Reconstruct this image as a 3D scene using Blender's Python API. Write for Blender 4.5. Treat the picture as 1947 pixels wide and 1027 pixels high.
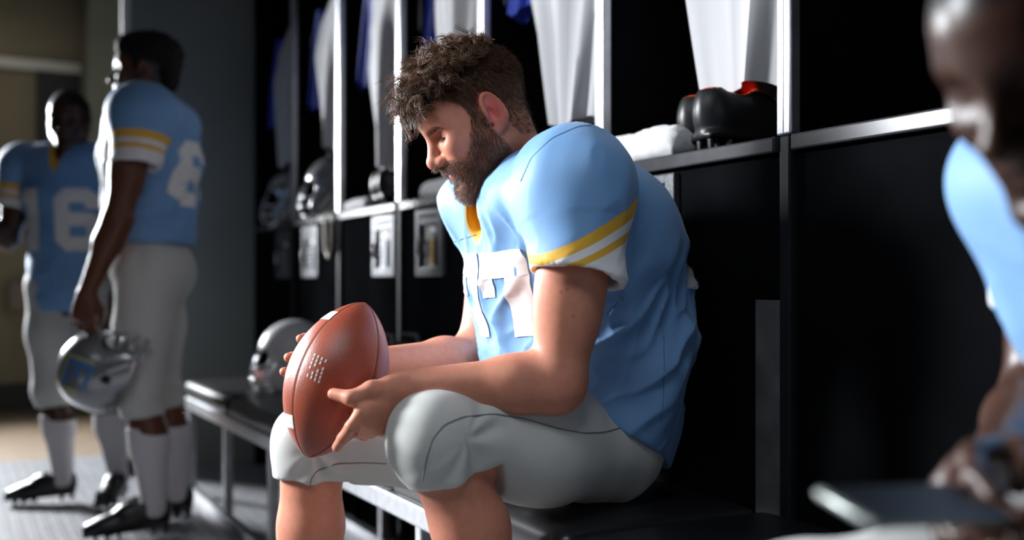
import bpy, bmesh, math, random
import numpy as np
from mathutils import Vector, Matrix
from mathutils.bvhtree import BVHTree

for _o in list(bpy.data.objects):
    bpy.data.objects.remove(_o, do_unlink=True)
SC = bpy.context.scene
COL = SC.collection
PI = math.pi

# ------------------------------------------------------------------ camera
# world: x = towards the lockers, y = along the locker row (away), z = up, metres
CAM_H = 0.90
FPX = 2000.0
TH = math.radians(28.48)
ST, CT = math.sin(TH), math.cos(TH)
HORIZON = 535.0
cam_data = bpy.data.cameras.new('camera')
cam = bpy.data.objects.new('camera', cam_data)
COL.objects.link(cam)
cam.location = (0, 0, CAM_H)
cam.rotation_euler = (PI / 2, 0, -TH)
cam_data.sensor_width = 36.0
cam_data.lens = 36.0 * FPX / 1947.0
cam_data.shift_y = (HORIZON - 513.5) / 1947.0
cam_data.clip_start = 0.05
cam_data.dof.use_dof = True
cam_data.dof.focus_distance = 1.86
cam_data.dof.aperture_fstop = 1.6
SC.camera = cam

# ------------------------------------------------------------------ world, exposure, lights
world = bpy.data.worlds.new('world')
SC.world = world
world.use_nodes = True
world.node_tree.nodes['Background'].inputs[0].default_value = (0.55, 0.62, 0.7, 1)
world.node_tree.nodes['Background'].inputs[1].default_value = 0.012
SC.view_settings.view_transform = 'Standard'
SC.view_settings.look = 'None'
SC.view_settings.exposure = 0.0
SC.view_settings.gamma = 1.0
SC.view_settings.use_curve_mapping = False


def area_light(name, loc, target, power, sx, sy, color, spread=180):
    d = bpy.data.lights.new(name, 'AREA')
    d.shape = 'RECTANGLE'
    d.size, d.size_y = sx, sy
    d.energy = power
    d.color = color
    d.spread = math.radians(spread)
    o = bpy.data.objects.new(name, d)
    COL.objects.link(o)
    o.location = loc
    o.rotation_euler = (Vector(target) - Vector(loc)).to_track_quat('-Z', 'Y').to_euler()
    return o


# key and back light for the players, set in added unseen windows
area_light('added_window_key', (-2.1, 3.60, 2.15), (0.85, 1.75, 0.95), 135, 0.9, 1.0, (0.93, 0.96, 1.0), 90)
area_light('added_window_back', (-0.90, 7.88, 2.0), (0.6, 4.0, 0.9), 260, 0.8, 1.0, (0.93, 0.96, 1.0), 110)
# added fill lamp, unseen, hung above the camera
area_light('added_fill_light', (0.05, 0.90, 2.36), (0.75, 1.75, 0.8), 5.0, 1.2, 0.5, (0.88, 0.94, 1.0), 90)
# added weak lamp, unseen, over the far room
area_light('added_far_room_light', (0.1, 7.3, 2.78), (0.1, 7.3, 0), 1.3, 0.6, 0.6, (1.0, 0.86, 0.62))


def cw(u, v, zc):
    """pixel + camera depth -> world point"""
    xc = (u - 973.5) / FPX * zc
    return np.array([CT * xc + ST * zc, -ST * xc + CT * zc, CAM_H - (v - HORIZON) / FPX * zc])


# ------------------------------------------------------------------ materials
MATS = {}


def mat(name, color=(0.5, 0.5, 0.5), rough=0.5, metal=0.0, spec=0.5, noise=None, bump=None, attr=None,
        sss=0.0, sheen=0.0, coat=0.0, emis=None, alpha=1.0, sss_r=(1.0, 0.35, 0.18), weave=None):
    if name in MATS:
        return MATS[name]
    m = bpy.data.materials.new(name)
    m.use_nodes = True
    nt = m.node_tree
    b = nt.nodes['Principled BSDF']
    b.inputs['Roughness'].default_value = rough
    b.inputs['Metallic'].default_value = metal
    b.inputs['Specular IOR Level'].default_value = spec
    b.inputs['Coat Weight'].default_value = coat
    b.inputs['Sheen Weight'].default_value = sheen
    b.inputs['Sheen Roughness'].default_value = 0.4
    tc = nt.nodes.new('ShaderNodeTexCoord')
    src = None
    if attr:
        a = nt.nodes.new('ShaderNodeAttribute')
        a.attribute_name = attr
        src = a.outputs['Color']
    if noise:          # (scale, amount)
        n = nt.nodes.new('ShaderNodeTexNoise')
        n.inputs['Scale'].default_value = noise[0]
        n.inputs['Detail'].default_value = 5
        nt.links.new(tc.outputs['Object'], n.inputs['Vector'])
        mx = nt.nodes.new('ShaderNodeMix')
        mx.data_type = 'RGBA'
        mx.blend_type = 'MULTIPLY'
        mx.inputs['Factor'].default_value = 1.0
        if src is not None:
            nt.links.new(src, mx.inputs['A'])
        else:
            mx.inputs['A'].default_value = (*color, 1)
        rp = nt.nodes.new('ShaderNodeValToRGB')
        a_ = noise[1]
        rp.color_ramp.elements[0].color = (1 - a_, 1 - a_, 1 - a_, 1)
        rp.color_ramp.elements[1].color = (1 + a_, 1 + a_, 1 + a_, 1)
        rp.color_ramp.elements[0].position = 0.3
        rp.color_ramp.elements[1].position = 0.7
        nt.links.new(n.outputs['Fac'], rp.inputs['Fac'])
        nt.links.new(rp.outputs['Color'], mx.inputs['B'])
        src = mx.outputs['Result']
    if src is not None:
        nt.links.new(src, b.inputs['Base Color'])
    else:
        b.inputs['Base Color'].default_value = (*color, 1)
    if sss:
        b.inputs['Subsurface Weight'].default_value = sss
        b.inputs['Subsurface Radius'].default_value = sss_r
        b.inputs['Subsurface Scale'].default_value = 0.006
    if emis:
        b.inputs['Emission Color'].default_value = (*emis[0], 1)
        b.inputs['Emission Strength'].default_value = emis[1]
    if bump:           # (scale, strength, distance)
        n2 = nt.nodes.new('ShaderNodeTexNoise')
        n2.inputs['Scale'].default_value = bump[0]
        n2.inputs['Detail'].default_value = 4
        nt.links.new(tc.outputs['Object'], n2.inputs['Vector'])
        bp = nt.nodes.new('ShaderNodeBump')
        bp.inputs['Strength'].default_value = bump[1]
        bp.inputs['Distance'].default_value = bump[2]
        nt.links.new(n2.outputs['Fac'], bp.inputs['Height'])
        nt.links.new(bp.outputs['Normal'], b.inputs['Normal'])
    m.diffuse_color = (*color, 1)
    MATS[name] = m
    return m


def stripe_mat(name, base, bands, attr='stripe', rough=0.6, sheen=0.15, bumpd=0.0006):
    """jersey cloth: constant colour bands along the float attribute `attr` (0 = plain cloth)"""
    m = mat(name, base, rough=rough, sheen=sheen, bump=(260, 0.25, bumpd), spec=0.35)
    nt = m.node_tree
    b = nt.nodes['Principled BSDF']
    a = nt.nodes.new('ShaderNodeAttribute')
    a.attribute_name = attr
    r = nt.nodes.new('ShaderNodeValToRGB')
    r.color_ramp.interpolation = 'CONSTANT'
    els = r.color_ramp.elements
    els[0].position = 0.0
    els[0].color = (*base, 1)
    els[1].position = bands[0][0]
    els[1].color = (*bands[0][1], 1)
    for p, c in bands[1:]:
        e = els.new(p)
        e.color = (*c, 1)
    nt.links.new(a.outputs['Fac'], r.inputs['Fac'])
    nt.links.new(r.outputs['Color'], b.inputs['Base Color'])
    return m


# ------------------------------------------------------------------ object helpers
def link(o, parent=None):
    COL.objects.link(o)
    if parent is not None:
        o.parent = parent
    return o


def tag(o, label=None, cat=None, group=None, kind=None):
    if label:
        o['label'] = label
    if cat:
        o['category'] = cat
    if group:
        o['group'] = group
    if kind:
        o['kind'] = kind
    return o


def empty(name, loc=(0, 0, 0), rz=0.0):
    o = bpy.data.objects.new(name, None)
    o.empty_display_size = 0.05
    o.location = loc
    o.rotation_euler = (0, 0, rz)
    link(o)
    return o


class MB:
    """collects simple shapes in one mesh"""

    def __init__(self):
        self.v, self.f = [], []

    def add(self, vs, fs):
        n = len(self.v)
        self.v += [tuple(map(float, p)) for p in vs]
        self.f += [tuple(i + n for i in f) for f in fs]
        return self

    def box(self, lo, hi, M=None):
        x0, y0, z0 = lo
        x1, y1, z1 = hi
        vs = [(x0, y0, z0), (x1, y0, z0), (x1, y1, z0), (x0, y1, z0), (x0, y0, z1), (x1, y0, z1), (x1, y1, z1), (x0, y1, z1)]
        if M is not None:
            vs = [M @ Vector(p) for p in vs]
        return self.add(vs, [(0, 3, 2, 1), (4, 5, 6, 7), (0, 1, 5, 4), (1, 2, 6, 5), (2, 3, 7, 6), (3, 0, 4, 7)])

    def rbox(self, lo, hi, r, n=2, M=None):
        bm = bmesh.new()
        bmesh.ops.create_cube(bm, size=1)
        c = [(a + b) / 2 for a, b in zip(lo, hi)]
        s = [b - a for a, b in zip(lo, hi)]
        for v in bm.verts:
            v.co = Vector((c[0] + v.co.x * s[0], c[1] + v.co.y * s[1], c[2] + v.co.z * s[2]))
        bmesh.ops.bevel(bm, geom=list(bm.edges), offset=min(r, min(s) * 0.49), segments=n, affect='EDGES', profile=0.5)
        bm.verts.ensure_lookup_table()
        vs = [v.co.copy() for v in bm.verts]
        if M is not None:
            vs = [M @ p for p in vs]
        fs = [tuple(v.index for v in f.verts) for f in bm.faces]
        bm.free()
        return self.add(vs, fs)

    def tube(self, pts, rad, n=8, caps=True, closed=False):
        pts = [Vector(p) for p in pts]
        N = len(pts)
        if not hasattr(rad, '__len__'):
            rad = [rad] * N
        vs, fs = [], []
        prev = None
        for i, p in enumerate(pts):
            if closed:
                t = pts[(i + 1) % N] - pts[i - 1]
            else:
                t = pts[min(i + 1, N - 1)] - pts[max(i - 1, 0)]
            t.normalize()
            if prev is None:
                a = Vector((0, 0, 1)) if abs(t.z) < 0.9 else Vector((1, 0, 0))
                prev = t.cross(a).normalized()
            else:
                prev = (prev - t * prev.dot(t)).normalized()
            b = t.cross(prev)
            for k in range(n):
                an = 2 * PI * k / n
                vs.append(p + (prev * math.cos(an) + b * math.sin(an)) * rad[i])
        for i in range(N if closed else N - 1):
            j = (i + 1) % N
            for k in range(n):
                k2 = (k + 1) % n
                fs.append((i * n + k, i * n + k2, j * n + k2, j * n + k))
        if caps and not closed:
            fs.append(tuple(range(n - 1, -1, -1)))
            fs.append(tuple((N - 1) * n + k for k in range(n)))
        return self.add(vs, fs)

    def lathe(self, prof, n=24, M=None):
        """prof: [(r,z)]"""
        vs, fs = [], []
        for r, z in prof:
            for k in range(n):
                a = 2 * PI * k / n
                vs.append(Vector((r * math.cos(a), r * math.sin(a), z)))
        if M is not None:
            vs = [M @ p for p in vs]
        for i in range(len(prof) - 1):
            for k in range(n):
                k2 = (k + 1) % n
                fs.append((i * n + k, i * n + k2, (i + 1) * n + k2, (i + 1) * n + k))
        fs.append(tuple(range(n - 1, -1, -1)))
        fs.append(tuple((len(prof) - 1) * n + k for k in range(n)))
        return self.add(vs, fs)

    def build(self, name, m, parent=None, smooth=False, auto=None):
        me = bpy.data.meshes.new(name)
        me.from_pydata(self.v, [], self.f)
        me.materials.append(m)
        if smooth:
            me.polygons.foreach_set('use_smooth', [True] * len(me.polygons))
            if auto:
                try:
                    me.set_sharp_from_angle(angle=math.radians(auto))
                except Exception:
                    pass
        me.update()
        o = bpy.data.objects.new(name, me)
        return link(o, parent)


def mesh_np(name, V, F, m, parent=None, smooth=True):
    V = np.asarray(V, np.float32)
    F = np.asarray(F, np.int32)
    k = F.shape[1]
    me = bpy.data.meshes.new(name)
    me.vertices.add(len(V))
    me.vertices.foreach_set('co', V.ravel())
    me.loops.add(F.size)
    me.loops.foreach_set('vertex_index', F.ravel())
    me.polygons.add(len(F))
    me.polygons.foreach_set('loop_start', np.arange(0, F.size, k, dtype=np.int32))
    me.polygons.foreach_set('use_smooth', np.full(len(F), smooth))
    me.materials.append(m)
    me.update(calc_edges=True)
    o = bpy.data.objects.new(name, me)
    return link(o, parent)


def set_float(o, name, vals):
    a = o.data.attributes.new(name, 'FLOAT', 'POINT')
    a.data.foreach_set('value', np.asarray(vals, np.float32))


def set_color(o, rgb, name='Col'):
    a = o.data.color_attributes.new(name, 'FLOAT_COLOR', 'POINT')
    c = np.ones((len(rgb), 4), np.float32)
    c[:, :3] = rgb
    a.data.foreach_set('color', c.ravel())


def bvh_of(o):
    me = o.data
    vs = [v.co.copy() for v in me.vertices]
    fs = [tuple(p.vertices) for p in me.polygons]
    return BVHTree.FromPolygons(vs, fs)


# ------------------------------------------------------------------ implicit surfaces
def nrm(a):
    a = np.asarray(a, float)
    return a / (np.linalg.norm(a) + 1e-12)


class Pr:
    def __init__(s, kind, k, op, **d):
        s.kind, s.k, s.op = kind, k, op
        s.__dict__.update(d)

    def ev(s, P):
        if s.kind == 'cone':
            ba = s.b - s.a
            pa = P - s.a
            t = np.clip(pa @ ba / (ba @ ba + 1e-12), 0, 1)
            q = pa - t[:, None] * ba
            return np.sqrt((q * q).sum(1)) - (s.ra + (s.rb - s.ra) * t)
        if s.kind == 'ell':
            q = P - s.c
            if s.R is not None:
                q = q @ s.R
            a = q / s.r
            k0 = np.sqrt((a * a).sum(1)) + 1e-9
            a = a / s.r
            k1 = np.sqrt((a * a).sum(1)) + 1e-9
            return k0 * (k0 - 1.0) / k1
        if s.kind == 'plane':
            return (P - s.c) @ s.n
        if s.kind == 'group':
            return combine(s.prims, P)
        if s.kind == 'box':
            q = P - s.c
            if s.R is not None:
                q = q @ s.R
            q = np.abs(q) - (s.h - s.rd)
            return np.sqrt((np.maximum(q, 0) ** 2).sum(1)) + np.minimum(q.max(1), 0) - s.rd

    def bb(s):
        if s.kind == 'group':
            lo, hi = zip(*[p.bb() for p in s.prims if p.op == 'add'])
            return np.min(lo, 0), np.max(hi, 0)
        if s.kind == 'cone':
            return np.minimum(s.a - s.ra, s.b - s.rb), np.maximum(s.a + s.ra, s.b + s.rb)
        m = s.r.max() if s.kind == 'ell' else np.linalg.norm(s.h)
        if s.kind == 'ell' and s.R is not None:
            e = np.sqrt(((s.R * s.r) ** 2).sum(1))
            return s.c - e, s.c + e
        if s.kind == 'ell':
            return s.c - s.r, s.c + s.r
        return s.c - m, s.c + m


def cone(a, b, ra, rb, k=0.02, op='add'):
    return Pr('cone', k, op, a=np.asarray(a, float), b=np.asarray(b, float), ra=ra, rb=rb)


def ell(c, r, R=None, k=0.02, op='add'):
    r = np.full(3, float(r)) if np.isscalar(r) else np.asarray(r, float)
    return Pr('ell', k, op, c=np.asarray(c, float), r=r, R=None if R is None else np.asarray(R, float))


def sbox(c, h, R=None, rd=0.01, k=0.02, op='add'):
    return Pr('box', k, op, c=np.asarray(c, float), h=np.asarray(h, float), R=None if R is None else np.asarray(R, float), rd=rd)


def cut(c, n, k=0.004):
    """keep the side the normal points away from"""
    return Pr('plane', k, 'cut', c=np.asarray(c, float), n=nrm(n))


def combine(prims, P, d=None):
    for p in prims:
        e = p.ev(P)
        if p.op == 'add':
            if d is None:
                d = e
                continue
            h = np.maximum(p.k - np.abs(d - e), 0) / max(p.k, 1e-6)
            d = np.minimum(d, e) - h * h * p.k * 0.25
        else:
            if p.op == 'sub':
                e = -e
            if d is None:
                continue
            h = np.maximum(p.k - np.abs(d - e), 0) / max(p.k, 1e-6)
            d = np.maximum(d, e) + h * h * p.k * 0.25
    return d


def mesh_sdf(prims, res, B=10):
    los, his = zip(*[p.bb() for p in prims if p.op == 'add'])
    lo = np.min(los, 0) - 3 * res
    hi = np.max(his, 0) + 3 * res
    nb = np.ceil((hi - lo) / (res * B)).astype(int)
    n = nb * B + 1
    G = np.empty(n, np.float32)
    bi = np.stack(np.meshgrid(*[np.arange(k) for k in nb], indexing='ij'), -1).reshape(-1, 3)
    cen = lo + (bi + 0.5) * B * res
    half = B * res * 0.5 * 1.7321
    E = np.stack([p.ev(cen) for p in prims], 1)
    addm = np.array([p.op == 'add' for p in prims])
    ks = np.array([p.k for p in prims])
    Ea = np.where(addm[None, :], E, 1e9)
    dmin = Ea.min(1)
    full = combine(prims, cen)
    full = np.where(np.isnan(full), 1.0, full)
    kmax = ks[addm].max() if addm.any() else 0.0
    r = np.arange(B + 1)
    loc = np.stack(np.meshgrid(r, r, r, indexing='ij'), -1).reshape(-1, 3) * res
    act = (dmin < half * 1.4 + kmax * 0.3)
    # inside blocks far from any surface
    G[:] = 1.0
    for q in range(len(bi)):
        i, j, k = bi[q] * B
        if not act[q]:
            continue
        if full[q] < -half * 1.5:
            G[i:i + B + 1, j:j + B + 1, k:k + B + 1] = -1.0
            continue
        sel = []
        for a, p in enumerate(prims):
            e = E[q, a]
            if p.op == 'add':
                if e < dmin[q] + 2.2 * half + p.k + 0.005:
                    sel.append(p)
            elif p.op == 'sub':
                if e < half * 1.4 + p.k:
                    sel.append(p)
            elif e > -half * 1.1 - p.k:
                sel.append(p)
        d = combine(sel, lo + bi[q] * B * res + loc)
        G[i:i + B + 1, j:j + B + 1, k:k + B + 1] = d.reshape(B + 1, B + 1, B + 1)
    return surface_nets(G, lo, res)


def surface_nets(G, lo, res):
    ins = G < 0
    nx, ny, nz = G.shape
    cnt = np.zeros((nx - 1, ny - 1, nz - 1), np.uint8)
    corners = [(a, b, c) for a in (0, 1) for b in (0, 1) for c in (0, 1)]
    for a, b, c in corners:
        cnt += ins[a:nx - 1 + a, b:ny - 1 + b, c:nz - 1 + c]
    idx = np.argwhere((cnt > 0) & (cnt < 8))
    N = len(idx)
    vals = {}
    for c in corners:
        vals[c] = G[idx[:, 0] + c[0], idx[:, 1] + c[1], idx[:, 2] + c[2]].astype(np.float64)
    acc = np.zeros((N, 3))
    num = np.zeros(N)
    for a in corners:
        for ax in range(3):
            if a[ax]:
                continue
            b = list(a)
            b[ax] = 1
            va, vb = vals[a], vals[tuple(b)]
            m = (va < 0) != (vb < 0)
            t = np.where(m, va / np.where(m, va - vb, 1), 0)
            p = np.array(a, float)[None, :].repeat(N, 0)
            p[:, ax] += t
            acc += np.where(m[:, None], p, 0)
            num += m
    V = lo + (idx + acc / num[:, None]) * res
    ID = np.full(cnt.shape, -1, np.int32)
    ID[idx[:, 0], idx[:, 1], idx[:, 2]] = np.arange(N)
    quads = []
    for ax in range(3):
        s0 = [slice(None)] * 3
        s1 = [slice(None)] * 3
        s0[ax] = slice(0, -1)
        s1[ax] = slice(1, None)
        A, Bm = ins[tuple(s0)], ins[tuple(s1)]
        e = np.argwhere(A != Bm)
        o1, o2 = [(1, 2), (2, 0), (0, 1)][ax]
        ok = (e[:, o1] > 0) & (e[:, o2] > 0) & (e[:, o1] < G.shape[o1] - 1) & (e[:, o2] < G.shape[o2] - 1)
        e = e[ok]
        flip = A[e[:, 0], e[:, 1], e[:, 2]]
        q = []
        for d1, d2 in ((-1, -1), (0, -1), (0, 0), (-1, 0)):
            c = e.copy()
            c[:, o1] += d1
            c[:, o2] += d2
            q.append(ID[c[:, 0], c[:, 1], c[:, 2]])
        q = np.stack(q, 1)
        q = np.where(flip[:, None], q, q[:, ::-1])
        quads.append(q)
    F = np.concatenate(quads)
    F = F[(F >= 0).all(1)]
    return V, F


def smooth_mesh(V, F, it=1, lam=0.5):
    for _ in range(it):
        acc = np.zeros_like(V)
        n = np.zeros(len(V))
        for a, b in ((0, 1), (1, 2), (2, 3), (3, 0)):
            np.add.at(acc, F[:, a], V[F[:, b]])
            np.add.at(acc, F[:, b], V[F[:, a]])
            np.add.at(n, F[:, a], 1)
            np.add.at(n, F[:, b], 1)
        V = V + lam * (acc / np.maximum(n, 1)[:, None] - V)
    return V


def normals_np(V, F):
    d1 = V[F[:, 2]] - V[F[:, 0]]
    d2 = V[F[:, 3]] - V[F[:, 1]]
    fn = np.cross(d1, d2)
    N = np.zeros_like(V)
    for k in range(4):
        np.add.at(N, F[:, k], fn)
    return N / (np.linalg.norm(N, axis=1)[:, None] + 1e-12)


_rng = np.random.RandomState(5)
_tab = _rng.rand(64, 64, 64).astype(np.float32)


def vnoise(P):
    """smooth value noise, period 64, range 0..1"""
    i = np.floor(P).astype(int)
    f = P - i
    f = f * f * (3 - 2 * f)
    i0, i1 = i & 63, (i + 1) & 63
    r = 0
    for a in (0, 1):
        wx = f[:, 0] if a else 1 - f[:, 0]
        ix = (i1 if a else i0)[:, 0]
        for b in (0, 1):
            wy = f[:, 1] if b else 1 - f[:, 1]
            iy = (i1 if b else i0)[:, 1]
            for c in (0, 1):
                wz = f[:, 2] if c else 1 - f[:, 2]
                iz = (i1 if c else i0)[:, 2]
                r = r + wx * wy * wz * _tab[ix, iy, iz]
    return r


def sstep(a, b, x):
    t = np.clip((x - a) / (b - a), 0, 1)
    return t * t * (3 - 2 * t)

# ------------------------------------------------------------------ colours / materials of the place
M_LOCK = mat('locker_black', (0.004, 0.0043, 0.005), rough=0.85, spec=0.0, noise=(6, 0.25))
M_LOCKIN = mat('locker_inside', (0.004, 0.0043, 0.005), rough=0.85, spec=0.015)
M_ALU = mat('aluminium', (0.42, 0.43, 0.46), rough=0.33, metal=0.85, noise=(30, 0.1))
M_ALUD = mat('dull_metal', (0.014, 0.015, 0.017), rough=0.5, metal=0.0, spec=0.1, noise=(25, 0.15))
M_SHELFEDGE = mat('shelf_edge', (0.035, 0.036, 0.04), rough=0.24, metal=0.0, spec=0.3, noise=(20, 0.25))
M_VINYL = mat('black_vinyl', (0.010, 0.010, 0.012), rough=0.34, spec=0.5, bump=(180, 0.25, 0.0006))
M_PLATE = mat('speckled_plate', (0.20, 0.21, 0.23), rough=0.38, metal=0.7)
M_PLATEIN = mat('lock_recess', (0.012, 0.012, 0.014), rough=0.4)
M_GOLD = mat('brass_keys', (0.75, 0.5, 0.16), rough=0.35, metal=0.8)
M_WHITE = mat('white_plastic', (0.7, 0.7, 0.72), rough=0.45)
M_WALLG = mat('grey_green_paint', (0.175, 0.185, 0.170), rough=0.85, noise=(3, 0.08))
M_WALLB = mat('beige_paint', (0.20, 0.168, 0.108), rough=0.85, noise=(3, 0.1))
M_WALLK = mat('charcoal_paint', (0.035, 0.037, 0.04), rough=0.9)
M_WALLD = mat('doorway_shade', (0.02, 0.02, 0.022), rough=0.7)
M_TRIM = mat('white_trim', (0.55, 0.53, 0.5), rough=0.6)
M_CEIL = mat('ceiling_paint', (0.05, 0.05, 0.052), rough=0.9)
M_BASE = mat('dark_baseboard', (0.02, 0.018, 0.016), rough=0.7)
M_FLOORB = mat('brown_floor', (0.20, 0.145, 0.095), rough=0.6, noise=(8, 0.2))


def floor_tile_mat():
    m = mat('grey_mosaic_floor', (0.5, 0.5, 0.5), rough=0.5)
    nt = m.node_tree
    b = nt.nodes['Principled BSDF']
    tc = nt.nodes.new('ShaderNodeTexCoord')
    br = nt.nodes.new('ShaderNodeTexBrick')
    br.offset = 0.0
    br.inputs['Scale'].default_value = 1.0
    br.inputs['Brick Width'].default_value = 0.045
    br.inputs['Row Height'].default_value = 0.045
    br.inputs['Mortar Size'].default_value = 0.004
    br.inputs['Mortar Smooth'].default_value = 0.4
    br.inputs['Color1'].default_value = (0.27, 0.275, 0.29, 1)
    br.inputs['Color2'].default_value = (0.21, 0.215, 0.23, 1)
    br.inputs['Mortar'].default_value = (0.085, 0.088, 0.096, 1)
    nt.links.new(tc.outputs['Object'], br.inputs['Vector'])
    nt.links.new(br.outputs['Color'], b.inputs['Base Color'])
    bp = nt.nodes.new('ShaderNodeBump')
    bp.inputs['Strength'].default_value = 0.6
    bp.inputs['Distance'].default_value = 0.003
    bp.invert = True
    nt.links.new(br.outputs['Fac'], bp.inputs['Height'])
    nt.links.new(bp.outputs['Normal'], b.inputs['Normal'])
    return m


def speckle(m):
    nt = m.node_tree
    b = nt.nodes['Principled BSDF']
    tc = nt.nodes.new('ShaderNodeTexCoord')
    v = nt.nodes.new('ShaderNodeTexVoronoi')
    v.inputs['Scale'].default_value = 700
    nt.links.new(tc.outputs['Object'], v.inputs['Vector'])
    r = nt.nodes.new('ShaderNodeValToRGB')
    r.color_ramp.elements[0].color = (0.02, 0.021, 0.024, 1)
    r.color_ramp.elements[1].color = (0.20, 0.21, 0.225, 1)
    sp = nt.nodes.new('ShaderNodeSeparateColor')
    nt.links.new(v.outputs['Color'], sp.inputs['Color'])
    nt.links.new(sp.outputs[0], r.inputs['Fac'])
    nt.links.new(r.outputs['Color'], b.inputs['Base Color'])
    bp = nt.nodes.new('ShaderNodeBump')
    bp.inputs['Strength'].default_value = 0.5
    bp.inputs['Distance'].default_value = 0.001
    nt.links.new(sp.outputs[0], bp.inputs['Height'])
    nt.links.new(bp.outputs['Normal'], b.inputs['Normal'])


speckle(M_PLATE)

LX = 1.36           # locker front plane
LD = 0.36           # locker depth
PITCH = 0.6125
Y0 = 1.446
SHB, SHT = 1.136, 1.166   # shelf underside / top


def struct(name, mb, m, **k):
    o = mb.build(name, m, **k)
    o['kind'] = 'structure'
    return o


struct('floor', MB().box((-2.3, -2.6, -0.1), (1.9, 5.8, 0.0)), floor_tile_mat())
struct('floor_hall', MB().box((-2.3, 5.8, -0.1), (1.9, 8.2, 0.0)), M_FLOORB)
struct('ceiling', MB().box((-2.3, -2.6, 2.9), (1.9, 8.2, 3.0)), M_CEIL)
struct('wall_lockers', MB().box((1.76, -2.6, 0), (1.9, 8.2, 2.9)), M_WALLG)
struct('wall_end', MB().box((0.77, 5.24, 0), (1.76, 5.36, 2.9)), M_WALLG)
struct('trim_1', MB().rbox((0.745, 5.222, 0), (0.785, 5.245, 2.9), 0.004), M_TRIM)
struct('wall_rear', MB().box((-2.3, -2.6, 0), (1.76, -2.5, 2.9)), M_WALLK)
struct('baseboard_back', MB().box((-2.2, 7.975, 0), (0.6, 8.0, 0.2)), M_BASE)
struct('wall_pier', MB().box((0.86, 7.5, 0), (1.76, 7.98, 2.9)), mat('olive_paint', (0.15, 0.155, 0.115), rough=0.85, noise=(3, 0.1)))
struct('trim_2', MB().rbox((-0.5, 7.94, 2.36), (0.86, 8.0, 2.43), 0.006), M_TRIM)
d = struct('doorway_dark_leaf', MB().rbox((0.58, 7.95, 0.01), (0.86, 7.995, 2.36), 0.004), M_WALLD)  # dark leaf stands in for the shade of an open doorway
MB().tube([(0.62, 7.94, 1.0), (0.62, 7.91, 1.0), (0.70, 7.91, 1.0)], 0.009).build('door_handle', M_ALUD, d)

# left wall and far wall, added windows for the lamps, added partition for shade
gm = mat('added_window_glass', (0.9, 0.95, 1.0), rough=0.05, emis=((0.85, 0.93, 1.0), 0.1))  # faintly glowing panes of the two added windows
w = MB()
w.box((-2.3, -2.6, 0), (-2.2, 3.00, 2.9)).box((-2.3, 4.20, 0), (-2.2, 8.2, 2.9))
w.box((-2.3, 3.00, 0), (-2.2, 4.20, 1.2)).box((-2.3, 3.00, 2.6), (-2.2, 4.20, 2.9))
struct('wall_left', w, M_WALLK)
w = MB()
for y0_, y1_, z0_, z1_ in ((3.00, 4.20, 1.2, 1.25), (3.00, 4.20, 2.55, 2.6), (3.00, 4.2, 1.25, 2.55), (4.15, 4.20, 1.25, 2.55), (3.58, 3.62, 1.25, 2.55)):
    w.box((-2.29, y0_, z0_), (-2.21, y1_, z1_))
wn = struct('added_window_1', w, M_TRIM)  # added window that holds the key light
for y0_, y1_ in ((3.05, 3.58), (3.62, 4.15)):
    MB().box((-2.255, y0_, 1.25), (-2.245, y1_, 2.55)).build('pane', gm, wn)
w = MB()
w.box((-2.2, 8.0, 0), (-1.75, 8.1, 2.9)).box((-0.6, 8.0, 0), (1.76, 8.1, 2.9))
w.box((-1.75, 8.0, 0), (-0.6, 8.1, 1.2)).box((-1.75, 8.0, 2.6), (-0.6, 8.1, 2.9))
struct('wall_back', w, M_WALLB)
w = MB()
for x0_, x1_, z0_, z1_ in ((-1.75, -0.6, 1.2, 1.25), (-1.75, -0.6, 2.55, 2.6), (-1.75, -1.7, 1.25, 2.55), (-0.65, -0.6, 1.25, 2.55), (-1.2, -1.16, 1.25, 2.55)):
    w.box((x0_, 8.01, z0_), (x1_, 8.09, z1_))
wn = struct('added_window_2', w, M_TRIM)  # added window that holds the back light
for x0_, x1_ in ((-1.7, -1.2), (-1.16, -0.65)):
    MB().box((x0_, 8.045, 1.25), (x1_, 8.055, 2.55)).build('pane', gm, wn)
struct('added_shade_wall', MB().box((-0.62, 3.22, 0), (-0.5, 5.3, 2.9)), M_WALLK)  # unseen, added to keep the standing players in shade
# bodies of the added unseen lamps: fill over the camera, far room panel
for (x, y, sx, sy, lab, st) in ((0.05, 0.90, 1.2, 0.5, 'added unseen rectangular fill lamp hung from the ceiling near the seated players', 0.15),
                                (0.1, 7.3, 0.6, 0.6, 'added unseen square ceiling light panel in the far room', 0.15)):
    t = empty('added_ceiling_light', (x, y, 2.9 if sx < 1 else 2.44))
    tag(t, lab, 'ceiling light', 'added ceiling lights')
    MB().box((-sx / 2 - .03, -sy / 2 - .03, -0.05), (sx / 2 + .03, sy / 2 + .03, 0.0)).build('frame', M_TRIM, t)
    if sx > 1:
        for q_ in (-0.5, 0.5):
            MB().tube([(q_, 0, 0.0), (q_, 0, 0.46)], 0.004, 6).build('cable', M_ALUD, t)
    MB().box((-sx / 2, -sy / 2, -0.055), (sx / 2, sy / 2, -0.05)).build('diffuser', mat('light_diffuser', (0.8, 0.8, 0.8), emis=((0.95, 0.97, 1.0), st)), t)

# small wall box low on the far wall
t = MB().rbox((0.40, 7.90, 0.70), (0.52, 7.998, 0.90), 0.01).build('wall_box', mat('wall_box_paint', (0.16, 0.11, 0.085), rough=0.6))
tag(t, 'small brown box fixed low on the beige far wall', 'wall box')
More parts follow.
